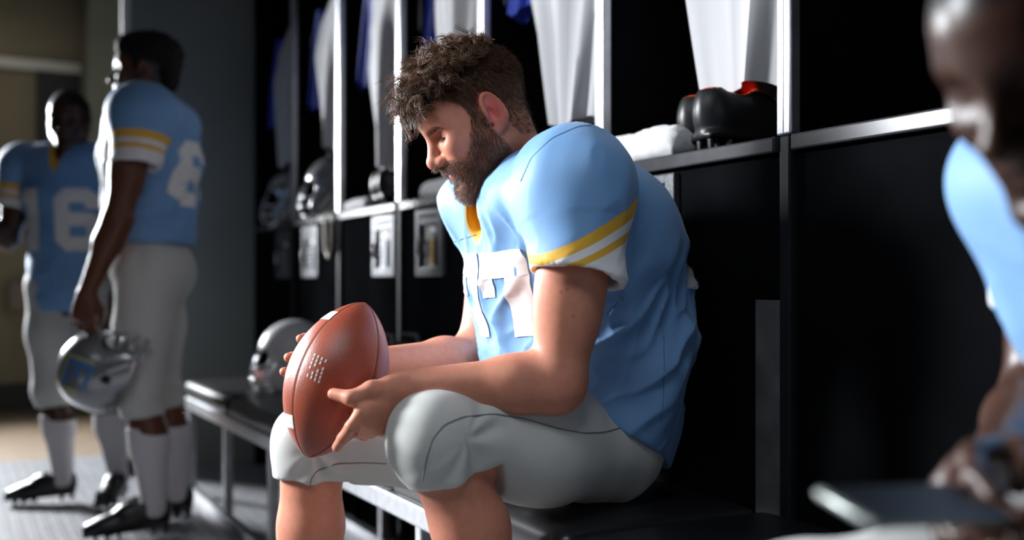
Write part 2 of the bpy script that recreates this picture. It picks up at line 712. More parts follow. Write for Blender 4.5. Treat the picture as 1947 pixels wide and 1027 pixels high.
# cream post on a black foot, behind the standing player
t = empty('floor_stand', (cw(252, 868, 4.95)[0], cw(252, 868, 4.95)[1], 0))
tag(t, 'short cream post on a black foot beside the grey wall', 'floor stand')
MB().rbox((-0.075, -0.06, 0.0), (0.075, 0.06, 0.075), 0.012).build('foot', M_BASE, t)
MB().rbox((-0.022, -0.022, 0.07), (0.022, 0.022, 0.30), 0.006).build('post', mat('cream_plastic', (0.62, 0.58, 0.42), rough=0.5), t)

# ------------------------------------------------------------------ lockers
LOCKER_LABELS = {
    -2: 'black open locker nearest the camera, past the foreground player',
    -1: 'black open locker with an empty shelf beside the foreground player',
    0: 'black open locker behind the seated player, with towel and orange-lined cleats',
    1: 'black open locker directly behind the head of the seated player',
    2: 'black open locker with brass keypad and towel, left of the bearded face',
    3: 'black open locker with cleats and small towel, third from the grey wall',
    4: 'black open locker with a helmet whose strap hangs down',
    5: 'black open locker with a helmet, last one against the grey wall',
}
LOCK_OFF = {-2: 0.30, -1: 0.05, 0: 0.325, 1: 0.05, 2: 0.26, 3: 0.035, 4: 0.25, 5: 0.03}


def lock_plate(door, off, gold):
    """combination-lock plate on a door; local to the locker (x = depth from front, y from near side)"""
    y0, y1, z0, z1 = off, off + 0.205, 0.915, 1.128
    p = MB()
    fr = 0.032
    p.rbox((-0.016, y0, z0), (0.004, y0 + fr, z1), 0.004)
    p.rbox((-0.016, y1 - fr, z0), (0.004, y1, z1), 0.004)
    p.rbox((-0.016, y0 + fr - .002, z1 - 0.022), (0.004, y1 - fr + .002, z1), 0.004)
    p.rbox((-0.014, y0 + fr - .002, z1 - 0.050), (0.004, y1 - fr + .002, z1 - 0.026), 0.004)
    p.rbox((-0.016, y0 + fr - .002, z0), (0.004, y1 - fr + .002, z0 + 0.03), 0.004)
    pl = p.build('lock_plate', M_PLATE, door)
    MB().box((-0.004, y0 + fr, z0 + .03), (0.002, y1 - fr, z1 - .05)).build('lock_recess', M_PLATEIN, pl)
    yc = (y0 + y1) / 2
    MB().rbox((-0.010, yc - .045, z1 - .075), (-0.003, yc - .005, z1 - .056), 0.002).build('name_card', M_WHITE, pl)
    h = MB().tube([(-0.004, yc + .05, .985), (-0.03, yc + .05, .985), (-0.03, yc + .05, 1.03), (-0.004, yc + .05, 1.03)], 0.005, 8)
    h.build('handle', M_ALU, pl, smooth=True)
    MB().rbox((-0.012, yc - .05, z0 + .04), (-0.003, yc + .035, z1 - .085), 0.003).build('keypad', M_PLATEIN if gold else M_ALUD, pl)
    for r in range(5):
        for c in range(2 if not gold else 1):
            zz = z1 - .10 - r * .0185
            yy = yc - .03 + c * .03
            MB().rbox((-0.018, yy - .009, zz - .007), (-0.010, yy + .009, zz + .007), 0.002).build(
                'key', M_GOLD if gold else M_ALU, pl)


for k in range(-2, 6):
    y = Y0 + PITCH * k
    t = empty('locker', (LX, y, 0))
    tag(t, LOCKER_LABELS[k], 'locker', 'row of black open lockers')
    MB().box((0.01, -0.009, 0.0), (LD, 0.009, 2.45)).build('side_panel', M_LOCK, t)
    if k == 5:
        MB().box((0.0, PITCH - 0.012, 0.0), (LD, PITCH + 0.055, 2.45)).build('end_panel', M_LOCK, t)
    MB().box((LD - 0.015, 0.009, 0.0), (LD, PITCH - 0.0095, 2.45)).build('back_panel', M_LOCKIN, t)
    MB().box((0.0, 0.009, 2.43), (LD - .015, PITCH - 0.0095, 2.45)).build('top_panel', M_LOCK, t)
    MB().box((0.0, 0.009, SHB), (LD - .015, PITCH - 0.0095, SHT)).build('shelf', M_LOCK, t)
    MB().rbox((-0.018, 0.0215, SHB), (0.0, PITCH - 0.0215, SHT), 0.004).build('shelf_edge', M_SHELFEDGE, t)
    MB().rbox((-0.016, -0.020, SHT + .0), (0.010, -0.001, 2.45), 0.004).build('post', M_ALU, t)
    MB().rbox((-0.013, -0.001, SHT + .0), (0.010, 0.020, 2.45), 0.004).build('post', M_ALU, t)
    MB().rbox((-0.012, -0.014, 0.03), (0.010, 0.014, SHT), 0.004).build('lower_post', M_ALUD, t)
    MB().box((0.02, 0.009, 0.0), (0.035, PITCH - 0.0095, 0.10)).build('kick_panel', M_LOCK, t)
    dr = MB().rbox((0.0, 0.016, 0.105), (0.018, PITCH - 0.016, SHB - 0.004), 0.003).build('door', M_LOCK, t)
    if k != -1:
        lock_plate(dr, LOCK_OFF[k], k == 2)
    if k == 0:
        MB().rbox((-0.006, 0.018, 0.44), (0.0, 0.085, 0.865), 0.002).build('door_strip', mat('mottled_grey_strip', (0.12, 0.12, 0.125), rough=0.5, metal=0.3, noise=(12, 0.35)), t)  # separate grey strip on the door, tone mottled by noise

# ------------------------------------------------------------------ bench
BF, BB = 0.905, 1.325
t = empty('bench', (0, 0, 0))
tag(t, 'long black padded bench with silver metal legs in front of the lockers', 'bench')
M_BFRAME = mat('bench_frame', (0.50, 0.51, 0.54), rough=0.35, metal=0.8, noise=(40, 0.12))
BY0, BY1 = -0.83, 4.56
MB().rbox((BF, BY0, 0.366), (BF + 0.045, BY1, 0.414), 0.005).build('front_rail', M_BFRAME, t)
MB().rbox((BB - 0.045, BY0, 0.366), (BB, BY1, 0.414), 0.005).build('rear_rail', M_BFRAME, t)
MB().rbox((BF + .008, BY0, 0.0), (BF + 0.04, BY1, 0.04), 0.004).build('floor_rail', M_BFRAME, t)
MB().rbox((BB - .04, BY0, 0.0), (BB - 0.008, BY1, 0.04), 0.004).build('floor_rail', M_BFRAME, t)
for ly in (4.53, 3.90, 3.30, 2.72, 2.11, 1.50, 0.90, 0.30, -0.30, -0.8):
    MB().rbox((BF + .006, ly - .016, 0.038), (BF + .038, ly + .016, 0.368), 0.004).build('leg', M_BFRAME, t)
    MB().rbox((BB - .038, ly - .016, 0.038), (BB - .006, ly + .016, 0.368), 0.004).build('leg', M_BFRAME, t)
    MB().rbox((BF + .044, ly - .012, 0.38), (BB - .044, ly + .012, 0.405), 0.003).build('cross_bar', M_BFRAME, t)
for i in range(7):
    a = 4.56 - 0.77 * (i + 1)
    V_, F_ = mesh_sdf([sbox(((BF + BB) / 2, a + 0.385, 0.447), ((BB - BF) / 2 + .008, 0.3825, 0.037), rd=0.03)], 0.012)
    V_[:, 2] = np.where(V_[:, 2] > 0.46, V_[:, 2] + 0.006 * (1 - ((V_[:, 0] - 1.115) / .22) ** 2) * (1 - ((V_[:, 1] - a - .385) / .385) ** 4), V_[:, 2])
    mesh_np('cushion', V_, F_, M_VINYL, t)

# ------------------------------------------------------------------ cloth, cleats, helmets, towels, hanging jerseys
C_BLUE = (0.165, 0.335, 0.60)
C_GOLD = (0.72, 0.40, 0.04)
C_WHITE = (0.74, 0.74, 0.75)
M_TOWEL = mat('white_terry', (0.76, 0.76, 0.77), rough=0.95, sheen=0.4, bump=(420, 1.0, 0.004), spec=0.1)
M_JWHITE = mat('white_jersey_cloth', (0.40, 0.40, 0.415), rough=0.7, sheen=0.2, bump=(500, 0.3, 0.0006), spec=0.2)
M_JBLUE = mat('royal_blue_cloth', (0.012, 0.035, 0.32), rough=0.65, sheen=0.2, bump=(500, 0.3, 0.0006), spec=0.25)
M_SHOE = stripe_mat('black_cleat_leather', (0.012, 0.012, 0.013), [(0.5, (0.72, 0.075, 0.015))], attr='lining', rough=0.38, sheen=0.0, bumpd=0.0004)
M_SHOEB = mat('all_black_cleat', (0.010, 0.010, 0.011), rough=0.33, bump=(200, 0.3, 0.0005))
M_SOLE = mat('black_sole', (0.012, 0.012, 0.013), rough=0.3)
M_LACE = mat('dark_lace', (0.05, 0.05, 0.055), rough=0.7)


def shoe_mesh(res=0.005):
    pr = [ell((0.045, 0, 0.065), (0.050, 0.036, 0.066), k=0.03),
          ell((0.10, 0, 0.055), (0.07, 0.036, 0.055), k=0.03),
          ell((0.16, 0.002, 0.045), (0.075, 0.042, 0.042), k=0.03),
          ell((0.225, 0.004, 0.037), (0.062, 0.043, 0.030), k=0.03),
          cone((0.10, 0, 0.085), (0.14, 0, 0.075), 0.030, 0.028, k=0.03),
          sbox((0.145, 0, 0.019), (0.14, 0.036, 0.008), rd=0.008, k=0.012),
          ell((0.062, 0, 0.142), (0.060, 0.027, 0.055), k=0.010, op='sub'),
          ell((0.075, 0, 0.095), (0.050, 0.026, 0.055), k=0.010, op='sub'),
          cone((0.080, -0.075, 0.122), (0.080, 0.0, 0.150), 0.036, 0.034, k=0.008, op='sub'),
          cut((0, 0, 0.012), (0, 0, -1), k=0.004)]
    V, F = mesh_sdf(pr, res)
    dv = np.minimum(pr[6].ev(V), pr[7].ev(V))
    return V, F, np.clip(0.5 + (0.006 - dv) / 0.02, 0, 1)


_SV, _SF, _SL = shoe_mesh()
_stud = MB().lathe([(0.0075, 0.014), (0.0065, 0.0), (0.0045, -0.012)], 8)
STUDS = [(0.02, .018), (0.02, -.018), (0.06, .02), (0.06, -.02), (0.17, .028), (0.17, -.028), (0.21, .034), (0.21, -.03), (0.245, .02), (0.245, -.018)]
_stud_me = None
_upper_me = {}


def cleat(parent, M, lined, name=None):
    """black football boot with studs; returned root is a part (parent given) or a thing (parent None)"""
    global _stud_me
    if parent is None:
        r = empty(name or 'cleat')
    else:
        r = bpy.data.objects.new('cleat', None)
        link(r, parent)
    r.matrix_local = M
    key = bool(lined)
    if key not in _upper_me:
        u = mesh_np('upper', _SV, _SF, M_SHOE if lined else M_SHOEB, r)
        set_float(u, 'lining', _SL)
        _upper_me[key] = u.data
    else:
        u = bpy.data.objects.new('upper', _upper_me[key])
        link(u, r)
    if _stud_me is None:
        s = _stud.build('stud', M_SOLE, None, smooth=True, auto=40)
        _stud_me = s.data
        bpy.data.objects.remove(s)
    for x, y in STUDS:
        s = bpy.data.objects.new('stud', _stud_me)
        link(s, r)
        s.location = (x, y, 0.0)
    if lined:
        V, F = mesh_sdf([ell((0.120, 0.002, 0.122), (0.010, 0.029, 0.046), np.array([[.86, 0, .5], [0, 1, 0], [-.5, 0, .86]]).T, k=.01)], 0.005) if 'tongue' not in _upper_me else (None, None)
        if V is not None:
            tg = mesh_np('tongue', V, F, mat('orange_lining', (0.72, 0.075, 0.015), rough=0.6), r)
            _upper_me['tongue'] = tg.data
        else:
            link(bpy.data.objects.new('tongue', _upper_me['tongue']), r)
    lc = MB()
    for i in range(5):
        x = 0.118 + i * 0.018
        z = 0.112 - i * 0.0085
        lc.tube([(x, -0.022, z - 0.008), (x + 0.004, -0.008, z + 0.002), (x + 0.006, 0.008, z + 0.002), (x + 0.008, 0.022, z - 0.008)], 0.0028, 5)
    lc.build('lace', M_LACE, r, smooth=True)
    return r


def mrot(loc, rz=0, ry=0, rx=0, s=1.0):
    return Matrix.Translation(Vector(loc)) @ Matrix.Rotation(rz, 4, 'Z') @ Matrix.Rotation(ry, 4, 'Y') @ Matrix.Rotation(rx, 4, 'X') @ Matrix.Scale(s, 4)


def towel(loc, sx, sy, sz, rz, label, seed=0):
    pr = [sbox((0, 0, sz * 0.5), (sx / 2, sy / 2, sz * 0.5), rd=sz * 0.45, k=0.01),
          sbox((0.01, 0.01, sz * 0.8), (sx / 2 - .012, sy / 2 - .01, sz * 0.25), rd=sz * 0.24, k=0.012)]
    V, F = mesh_sdf(pr, 0.006)
    N = normals_np(V, F)
    V = V + N * (0.010 * (vnoise(V * 22 + seed) - .5) + 0.004 * (vnoise(V * 90 + seed) - .5))[:, None] * sstep(0.0, 0.012, V[:, 2])[:, None]
    V[:, 2] = np.maximum(V[:, 2], 0.0)
    o = mesh_np('towel', V, F, M_TOWEL)
    o.location = loc
    o.rotation_euler = (0, 0, rz)
    tag(o, label, 'towel', 'white towels on the locker shelves')
    return o


def ly(k, off):
    return Y0 + PITCH * k + off


towel((1.455, ly(0, 0.468), SHT), 0.22, 0.25, 0.066, 0.05, 'white rolled towel on the shelf right beside the seated player shoulder', 1)
towel((1.46, ly(1, 0.40), SHT), 0.20, 0.24, 0.055, -0.05, 'white towel on the shelf hidden behind the seated player head', 3)
towel((1.45, ly(2, 0.36), SHT), 0.19, 0.22, 0.055, 0.0, 'white towel on the shelf in front of the bearded face', 7)
towel((1.42, ly(3, 0.46), SHT), 0.13, 0.24, 0.040, 0.0, 'small white towel on the shelf half under the far cleats', 9)

# cleats on shelves, heels to the front
CSC = 1.10
cz = SHT + 0.012 * CSC
c = cleat(None, mrot((1.372, ly(0, 0.283), cz), rz=-0.10, s=CSC), True)
tag(c, 'black cleat with orange lining, the nearer of the pair beside the rolled towel', 'cleat', 'cleats on the near shelf')
c = cleat(None, mrot((1.40, ly(0, 0.372), cz), rz=-0.10, s=CSC), True)
tag(c, 'black cleat with orange lining, the farther of the pair, touching the rolled towel', 'cleat', 'cleats on the near shelf')
c = cleat(None, mrot((1.365, ly(3, 0.235), cz), rz=-0.12, s=CSC), True)
tag(c, 'blurred black cleat with orange lining in the distant locker, right one of the pair', 'cleat', 'cleats on the far shelf')
c = cleat(None, mrot((1.378, ly(3, 0.325), cz), rz=-0.12, s=CSC), True)
tag(c, 'blurred black cleat in the distant locker, left one of the pair by the small towel', 'cleat', 'cleats on the far shelf')


# helmets
M_HELM = mat('silver_helmet_shell', (0.30, 0.31, 0.32), rough=0.22, metal=0.55, coat=0.6)
M_MASK = mat('grey_facemask', (0.45, 0.46, 0.48), rough=0.25, metal=0.6)
M_PAD = mat('dark_padding', (0.02, 0.02, 0.022), rough=0.7)
M_STRAP = mat('white_chin_strap', (0.65, 0.65, 0.66), rough=0.5)
M_DECB = mat('blue_decal', (0.05, 0.16, 0.38), rough=0.35)
M_DECY = mat('yellow_decal', (0.45, 0.42, 0.12), rough=0.35)


def helmet_mesh():
    pr = [ell((0, 0, 0.0), (0.137, 0.113, 0.125), k=0.02),
          ell((-0.03, 0, -0.05), (0.105, 0.100, 0.10), k=0.03)]
    for s in (1, -1):
        pr.append(ell((0.045, s * 0.085, -0.095), (0.065, 0.024, 0.060), k=0.04))
    pr += [ell((0.0, 0, -0.005), (0.121, 0.097, 0.109), k=0.006, op='sub'),
           ell((0.0, 0, -0.085), (0.116, 0.080, 0.10), k=0.01, op='sub'),
           sbox((0.125, 0, -0.075), (0.075, 0.083, 0.085), rd=0.03, k=0.01, op='sub'),
           cut((0, 0, -0.135), (0, 0, -1), k=0.006)]
    for s in (1, -1):
        pr.append(ell((-0.005, s * 0.105, -0.055), (0.014, 0.03, 0.014), k=0.004, op='sub'))
    return mesh_sdf(pr, 0.005)


_HV, _HF = helmet_mesh()
_hm = {}


def helmet(M, label, decal=None, strap=True, shell=None):
    t = empty('football_helmet')
    t.matrix_local = M
    tag(t, label, 'helmet', 'football helmets')
    if 'shell' not in _hm:
        o = mesh_np('shell', _HV, _HF, M_HELM, t)
        _hm['shell'] = o.data
        pads = [ell((-0.075, 0, 0.0), (0.035, 0.06, 0.06), k=.02), ell((0, 0, 0.075), (0.07, 0.06, 0.025), k=.02),
                ell((0.01, 0.078, -0.07), (0.05, 0.018, 0.05), k=.02), ell((0.01, -0.078, -0.07), (0.05, 0.018, 0.05), k=.02)]
        V, F = mesh_sdf(pads, 0.009)
        o2 = mesh_np('padding', V, F, M_PAD, t)
        _hm['pad'] = o2.data
        mk = MB()
        for z, w, x in ((-0.055, 0.085, 0.155), (-0.095, 0.092, 0.165), (-0.132, 0.085, 0.15)):
            pts = []
            for i in range(13):
                a = -1 + 2 * i / 12
                pts.append((0.07 + (x - 0.07) * math.sqrt(max(0, 1 - a * a)) if abs(a) < 1 else 0.07, a * (w + .018 * (1 - abs(a))), z))
            mk.tube(pts, 0.0048, 8)
        for yv in (-0.028, 0.028):
            mk.tube([(0.128, yv * .9, 0.008), (0.147, yv, -0.03), (0.155, yv, -0.06), (0.162, yv, -0.1), (0.146, yv, -0.136)], 0.0048, 8)
        for s in (-1, 1):
            mk.tube([(0.06, s * .097, -0.03), (0.075, s * .088, -0.055), (0.08, s * .092, -0.095), (0.07, s * .088, -0.132)], 0.0048, 8)
        o3 = mk.build('facemask', M_MASK, t, smooth=True)
        _hm['mask'] = o3.data
    else:
        for nm, key in (('shell', 'shell'), ('padding', 'pad'), ('facemask', 'mask')):
            link(bpy.data.objects.new(nm, _hm[key]), t)
    if shell is not None:
        for ch in t.children:
            if ch.name.startswith('shell'):
                ch.data = ch.data.copy()
                ch.data.materials[0] = shell
    if strap:
        for s in (-1, 1):
            st = MB()
            st.tube([(0.02, s * .118, -0.05), (0.05, s * .117, -0.09), (0.09, s * .08, -0.135), (0.12, s * .02, -0.15)], 0.006, 6)
            st.build('chin_strap', M_STRAP, t, smooth=True)
    for s in (-1, 1):
        MB().lathe([(0.009, 0), (0.009, 0.004), (0.004, 0.007)], 10, Matrix.Translation((0.055, s * .108, -0.03)) @ Matrix.Rotation(-s * PI / 2, 4, 'X')).build('clip', M_ALU, t)
    return t


HZ = SHT + 0.135
helmet(mrot((1.455, ly(4, 0.30), HZ), rz=PI * 0.86), 'silver helmet with dangling strap on the shelf, second locker from the grey wall')
helmet(mrot((1.455, ly(5, 0.27), HZ), rz=PI * 0.90), 'silver helmet on the shelf of the last locker by the grey wall')
# dangling strap of the fourth locker's helmet hangs over the shelf edge
o = MB().tube([(1.40, ly(4, .13), SHT + .008), (1.345, ly(4, .12), SHT + .008), (1.332, ly(4, .115), SHT - .03), (1.330, ly(4, .10), SHT - .14), (1.330, ly(4, .06), SHT - .175), (1.330, ly(4, .03), SHT - .13), (1.334, ly(4, .03), SHT + 0.0)], 0.006, 6).build('chin_strap', mat('beige_strap', (0.42, 0.38, 0.30), rough=0.6), None, smooth=True)
tag(o, 'loop of beige strap hanging over the shelf edge below the helmet', 'strap')
# helmet on the bench at the far left of the ball
p_ = cw(560, 733, 4.05)
helmet(mrot((p_[0] - .0, p_[1], 0.492 + 0.135), rz=PI * 0.95), 'pale helmet standing on the bench, half hidden by the football', strap=True, shell=mat('pale_helmet_shell', (0.55, 0.55, 0.56), rough=0.35))

# black bag with a white panel further along the bench
t = empty('gym_bag', (1.22, 2.97, 0.492))
tag(t, 'small black bag with a white end panel on the bench behind the ball', 'bag')
V_, F_ = mesh_sdf([sbox((0, 0, 0.105), (0.085, 0.15, 0.105), rd=0.05, k=0.02), ell((0, 0, 0.19), (0.05, 0.12, 0.035), k=0.03)], 0.008)
V_ += normals_np(V_, F_) * (0.012 * (vnoise(V_ * 25) - .5))[:, None]
V_[:, 2] = np.maximum(V_[:, 2], 0)
mesh_np('bag_body', V_, F_, mat('black_nylon', (0.015, 0.015, 0.017), rough=0.6), t)
V_, F_ = mesh_sdf([sbox((-0.025, -0.02, 0.125), (0.068, 0.085, 0.062), rd=0.03, k=0.02)], 0.008)
mesh_np('end_panel', V_, F_, mat('white_nylon', (0.6, 0.61, 0.64), rough=0.6), t)
for s in (-1, 1):
    MB().tube([(s * .045, -0.07, 0.19), (s * .04, -0.05, 0.245), (s * .03, 0.05, 0.245), (s * .045, 0.07, 0.19)], 0.008, 6).build('handle', M_PAD, t, smooth=True)
# dark red cloth at the far end of the bench
V_, F_ = mesh_sdf([sbox((0, 0, 0.012), (0.06, 0.16, 0.012), rd=0.011, k=0.01)], 0.006)
V_ += normals_np(V_, F_) * (0.008 * (vnoise(V_ * 30) - .5))[:, None]
V_[:, 2] = np.maximum(V_[:, 2], 0)
o = mesh_np('folded_cloth', V_, F_, mat('dark_red_cloth', (0.22, 0.03, 0.02), rough=0.8))
o.location = (1.22, 4.30, 0.492)
tag(o, 'flat dark red folded cloth on the far end of the bench', 'cloth')


def hanging_jersey(k, label, seed, xoff=0.055):
    """white jersey with royal blue sleeves gathered on a hanger inside locker k"""
    rng = random.Random(seed)
    xoff = 0.14 if k == 0 else xoff
    base = Vector((LX + xoff + .02, ly(k, 0.29 if k == 0 else 0.235), 0))
    t = empty('hanging_jersey', base)
    tag(t, label, 'jersey', 'white jerseys hanging in the lockers')
    nu, nz = 64, 34
    ph = [rng.uniform(0, 6.28) for _ in range(6)]

    def tube(z0, z1, hw, hd, cy, cx, folds, name, m):
        vs, fs = [], []
        for j in range(nz + 1):
            s = j / nz
            z = z0 + (z1 - z0) * s
            w, d_, y_, x_ = hw(s), hd(s), cy(s), cx(s)
            for i in range(nu):
                a = 2 * PI * i / nu
                amp = folds * min(1, s * 2.5)
                f = 1 + amp * (0.5 * math.sin(5 * a + ph[0] + s * 1.2) + 0.3 * math.sin(9 * a + ph[1] - s * 2) + .2 * math.sin(14 * a + ph[2]))
                vs.append((x_ + d_ * math.sin(a) * f, y_ + w * math.cos(a) * (1 + .25 * (f - 1)), z + 0.012 * math.sin(3 * a + ph[3]) * s))
        for j in range(nz):
            for i in range(nu):
                i2 = (i + 1) % nu
                fs.append((j * nu + i, (j + 1) * nu + i, (j + 1) * nu + i2, j * nu + i2))
        fs.append(tuple(range(nu)))
        return MB().add(vs, fs).build(name, m, t, smooth=True, auto=50)

    lerp = lambda a, b, s: a + (b - a) * s
    zb = 1.435 if k > 3 else 1.30
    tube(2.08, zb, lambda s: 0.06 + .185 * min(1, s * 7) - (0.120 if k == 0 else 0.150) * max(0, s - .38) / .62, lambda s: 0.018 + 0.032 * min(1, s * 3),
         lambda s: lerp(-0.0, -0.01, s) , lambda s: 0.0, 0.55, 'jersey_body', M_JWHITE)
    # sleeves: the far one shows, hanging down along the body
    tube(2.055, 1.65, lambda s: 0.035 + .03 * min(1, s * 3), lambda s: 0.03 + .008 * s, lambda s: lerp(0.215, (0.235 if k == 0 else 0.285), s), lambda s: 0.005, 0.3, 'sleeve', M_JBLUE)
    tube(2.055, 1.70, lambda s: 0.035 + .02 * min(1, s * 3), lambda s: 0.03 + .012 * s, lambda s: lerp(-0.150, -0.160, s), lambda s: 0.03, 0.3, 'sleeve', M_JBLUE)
    MB().tube([(0, -0.15, 2.06), (0, -0.03, 2.10), (0, 0, 2.11), (0, 0.03, 2.10), (0, 0.15, 2.06)], 0.006, 6).build('hanger', M_ALUD, t, smooth=True)
    MB().tube([(0, 0, 2.10), (0, 0, 2.16), (0.02, 0, 2.19), (0.05, 0, 2.20), (LD - 0.04 - xoff, 0, 2.20)], 0.004, 6).build('hook', M_ALUD, t, smooth=True)
    return t


JL = {0: 'white jersey hanging above the near pair of orange-lined cleats',
      1: 'white jersey hanging right behind the seated player shoulder',
      2: 'white jersey with blue shoulder hanging right above the curly head',
      3: 'white jersey with blue sleeve hanging above the far blurred cleats',
      4: 'white jersey with blue sleeve hanging above the second helmet from the wall',
      5: 'white jersey with blue sleeve in the last locker by the grey wall'}
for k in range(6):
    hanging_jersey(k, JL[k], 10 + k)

# ------------------------------------------------------------------ people
class Fr:
    """local frame: columns of R = forward, left, up"""

    def __init__(s, o, R, sc=1.0):
        s.o, s.R, s.s = np.asarray(o, float), np.asarray(R, float), sc

    def w(s, p):
        return s.o + s.R @ (np.asarray(p, float) * s.s)

    def loc(s, P):
        return (P - s.o) @ s.R / s.s


def yaw_R(a):
    return np.array([[math.cos(a), -math.sin(a), 0], [math.sin(a), math.cos(a), 0], [0, 0, 1.0]])


def head_frame(body, centre, pitch, yaw, roll=0.0, sc=1.03):
    """pitch > 0 looks down, yaw > 0 turns to the person's left"""
    cy, sy = math.cos(yaw), math.sin(yaw)
    Y = np.array([[cy, -sy, 0], [sy, cy, 0], [0, 0, 1]])
    cp, sp = math.cos(pitch), math.sin(pitch)
    Pm = np.array([[cp, 0, sp], [0, 1, 0], [-sp, 0, cp]])
    cr, sr = math.cos(roll), math.sin(roll)
    Rm = np.array([[1, 0, 0], [0, cr, -sr], [0, sr, cr]])
    return Fr(body.w(centre), body.R @ Y @ Pm @ Rm, sc * body.s)


def head_prims(h, neck_base, neck_r=0.062, detail=True):
    s = h.s
    L = []

    def E(c, r, k=0.02, op='add', rot=None):
        r = np.full(3, float(r)) if np.isscalar(r) else np.asarray(r, float)
        R = h.R if rot is None else h.R @ rot
        L.append(ell(h.w(c), r * s, R, k=k * s, op=op))

    def C(a, b, ra, rb, k=0.02):
        L.append(cone(h.w(a), h.w(b), ra * s, rb * s, k=k * s))

    def ry(a):
        return np.array([[math.cos(a), 0, math.sin(a)], [0, 1, 0], [-math.sin(a), 0, math.cos(a)]])

    def rz(a):
        return np.array([[math.cos(a), -math.sin(a), 0], [math.sin(a), math.cos(a), 0], [0, 0, 1]])
    E((-0.010, 0, 0.048), (0.100, 0.076, 0.086))
    E((0.036, 0, 0.052), (0.056, 0.060, 0.056), k=0.03)
    E((0.034, 0, -0.012), (0.056, 0.058, 0.075), k=0.03)
    for q in (1, -1):
        C((0.002, q * 0.050, -0.052), (0.070, q * 0.016, -0.093), 0.021, 0.017, k=0.03)
        C((0.004, q * 0.054, -0.01), (0.002, q * 0.051, -0.05), 0.020, 0.021, k=0.03)
        E((0.058, q * 0.040, -0.012), (0.028, 0.022, 0.024), k=0.025)
    E((0.066, 0, -0.050), (0.030, 0.034, 0.030), k=0.025)      # muzzle
    E((0.072, 0, -0.092), (0.022, 0.023, 0.017), k=0.02)       # chin
    if detail:
        for q in (1, -1):
            C((0.083, q * 0.010, 0.034), (0.066, q * 0.046, 0.034), 0.0115, 0.010, k=0.018)   # brow
            E((0.093, q * 0.032, 0.013), (0.018, 0.019, 0.0125), k=0.016, op='sub')          # socket
        C((0.087, 0, 0.022), (0.109, 0, -0.018), 0.0075, 0.0105, k=0.014)
        E((0.111, 0, -0.023), (0.0125, 0.0125, 0.011), k=0.008)
        for q in (1, -1):
            E((0.098, q * 0.0135, -0.027), (0.0125, 0.0085, 0.0085), k=0.007)
            E((0.1065, q * 0.0065, -0.0365), (0.006, 0.0035, 0.005), k=0.003, op='sub')
            E((0.0655, q * 0.031, 0.011), (0.0145, 0.0165, 0.0135), k=0.005)                 # closed lid
        E((0.089, 0, -0.0475), (0.0125, 0.023, 0.0075), k=0.008)
        E((0.0825, 0, -0.0625), (0.0115, 0.020, 0.0080), k=0.010)
        E((0.102, 0, -0.0550), (0.013, 0.021, 0.0012), k=0.003, op='sub')
        E((0.096, 0, -0.075), (0.010, 0.022, 0.006), k=0.010, op='sub')
        for q in (1, -1):
            rt = rz(q * 0.35) @ ry(0.22)
            E((-0.011, q * 0.082, 0.004), (0.021, 0.0075, 0.035), k=0.006, rot=rt)
            E((-0.007, q * 0.0905, 0.008), (0.0145, 0.0065, 0.026), k=0.004, op='sub', rot=rt)
            E((-0.010, q * 0.0835, 0.009), (0.0095, 0.0050, 0.018), k=0.004, rot=rt)
            E((-0.003, q * 0.090, 0.001), (0.0075, 0.0085, 0.013), k=0.003, op='sub')
            E((0.007, q * 0.080, -0.003), (0.005, 0.006, 0.008), k=0.004)
            hx = []
            for th in np.linspace(-0.55, 3.9, 15):          # helix rim from the front root over the top to the lobe
                p = rt @ np.array((0.0195 * math.cos(th), 0.0, 0.0335 * math.sin(th)))
                hx.append(np.array((-0.011, q * 0.0855, 0.004)) + (p if th > -0.2 else p * 0.9))
            for a_, b_ in zip(hx[2:-1], hx[3:]):
                C(a_, b_, 0.0034, 0.0034, k=0.003)
            E((-0.003, q * 0.081, -0.027), (0.010, 0.006, 0.010), k=0.006)
    else:
        C((0.087, 0, 0.022), (0.109, 0, -0.020), 0.0085, 0.0130, k=0.014)
        E((0.087, 0, -0.0475), (0.0135, 0.023, 0.0085), k=0.008)
        E((0.085, 0, -0.0645), (0.0135, 0.020, 0.009), k=0.008)
        for q in (1, -1):
            C((0.083, q * 0.010, 0.034), (0.066, q * 0.046, 0.034), 0.0115, 0.010, k=0.018)
            E((0.093, q * 0.032, 0.013), (0.018, 0.019, 0.0125), k=0.016, op='sub')
            E((0.0665, q * 0.031, 0.012), 0.0145, k=0.004)
            E((-0.010, q * 0.079, 0.006), (0.019, 0.009, 0.033), k=0.008, rot=rz(q * 0.35) @ ry(0.22))
    nb = np.asarray(neck_base, float)
    L.append(cone(h.w((-0.030, 0, -0.035)), nb, neck_r * 0.93 * s, neck_r * 1.05 * s, k=0.03 * s))
    return L


def chain(pts, rads, k=0.006):
    return [cone(pts[i], pts[i + 1], rads[i], rads[i + 1], k=k) for i in range(len(pts) - 1)]


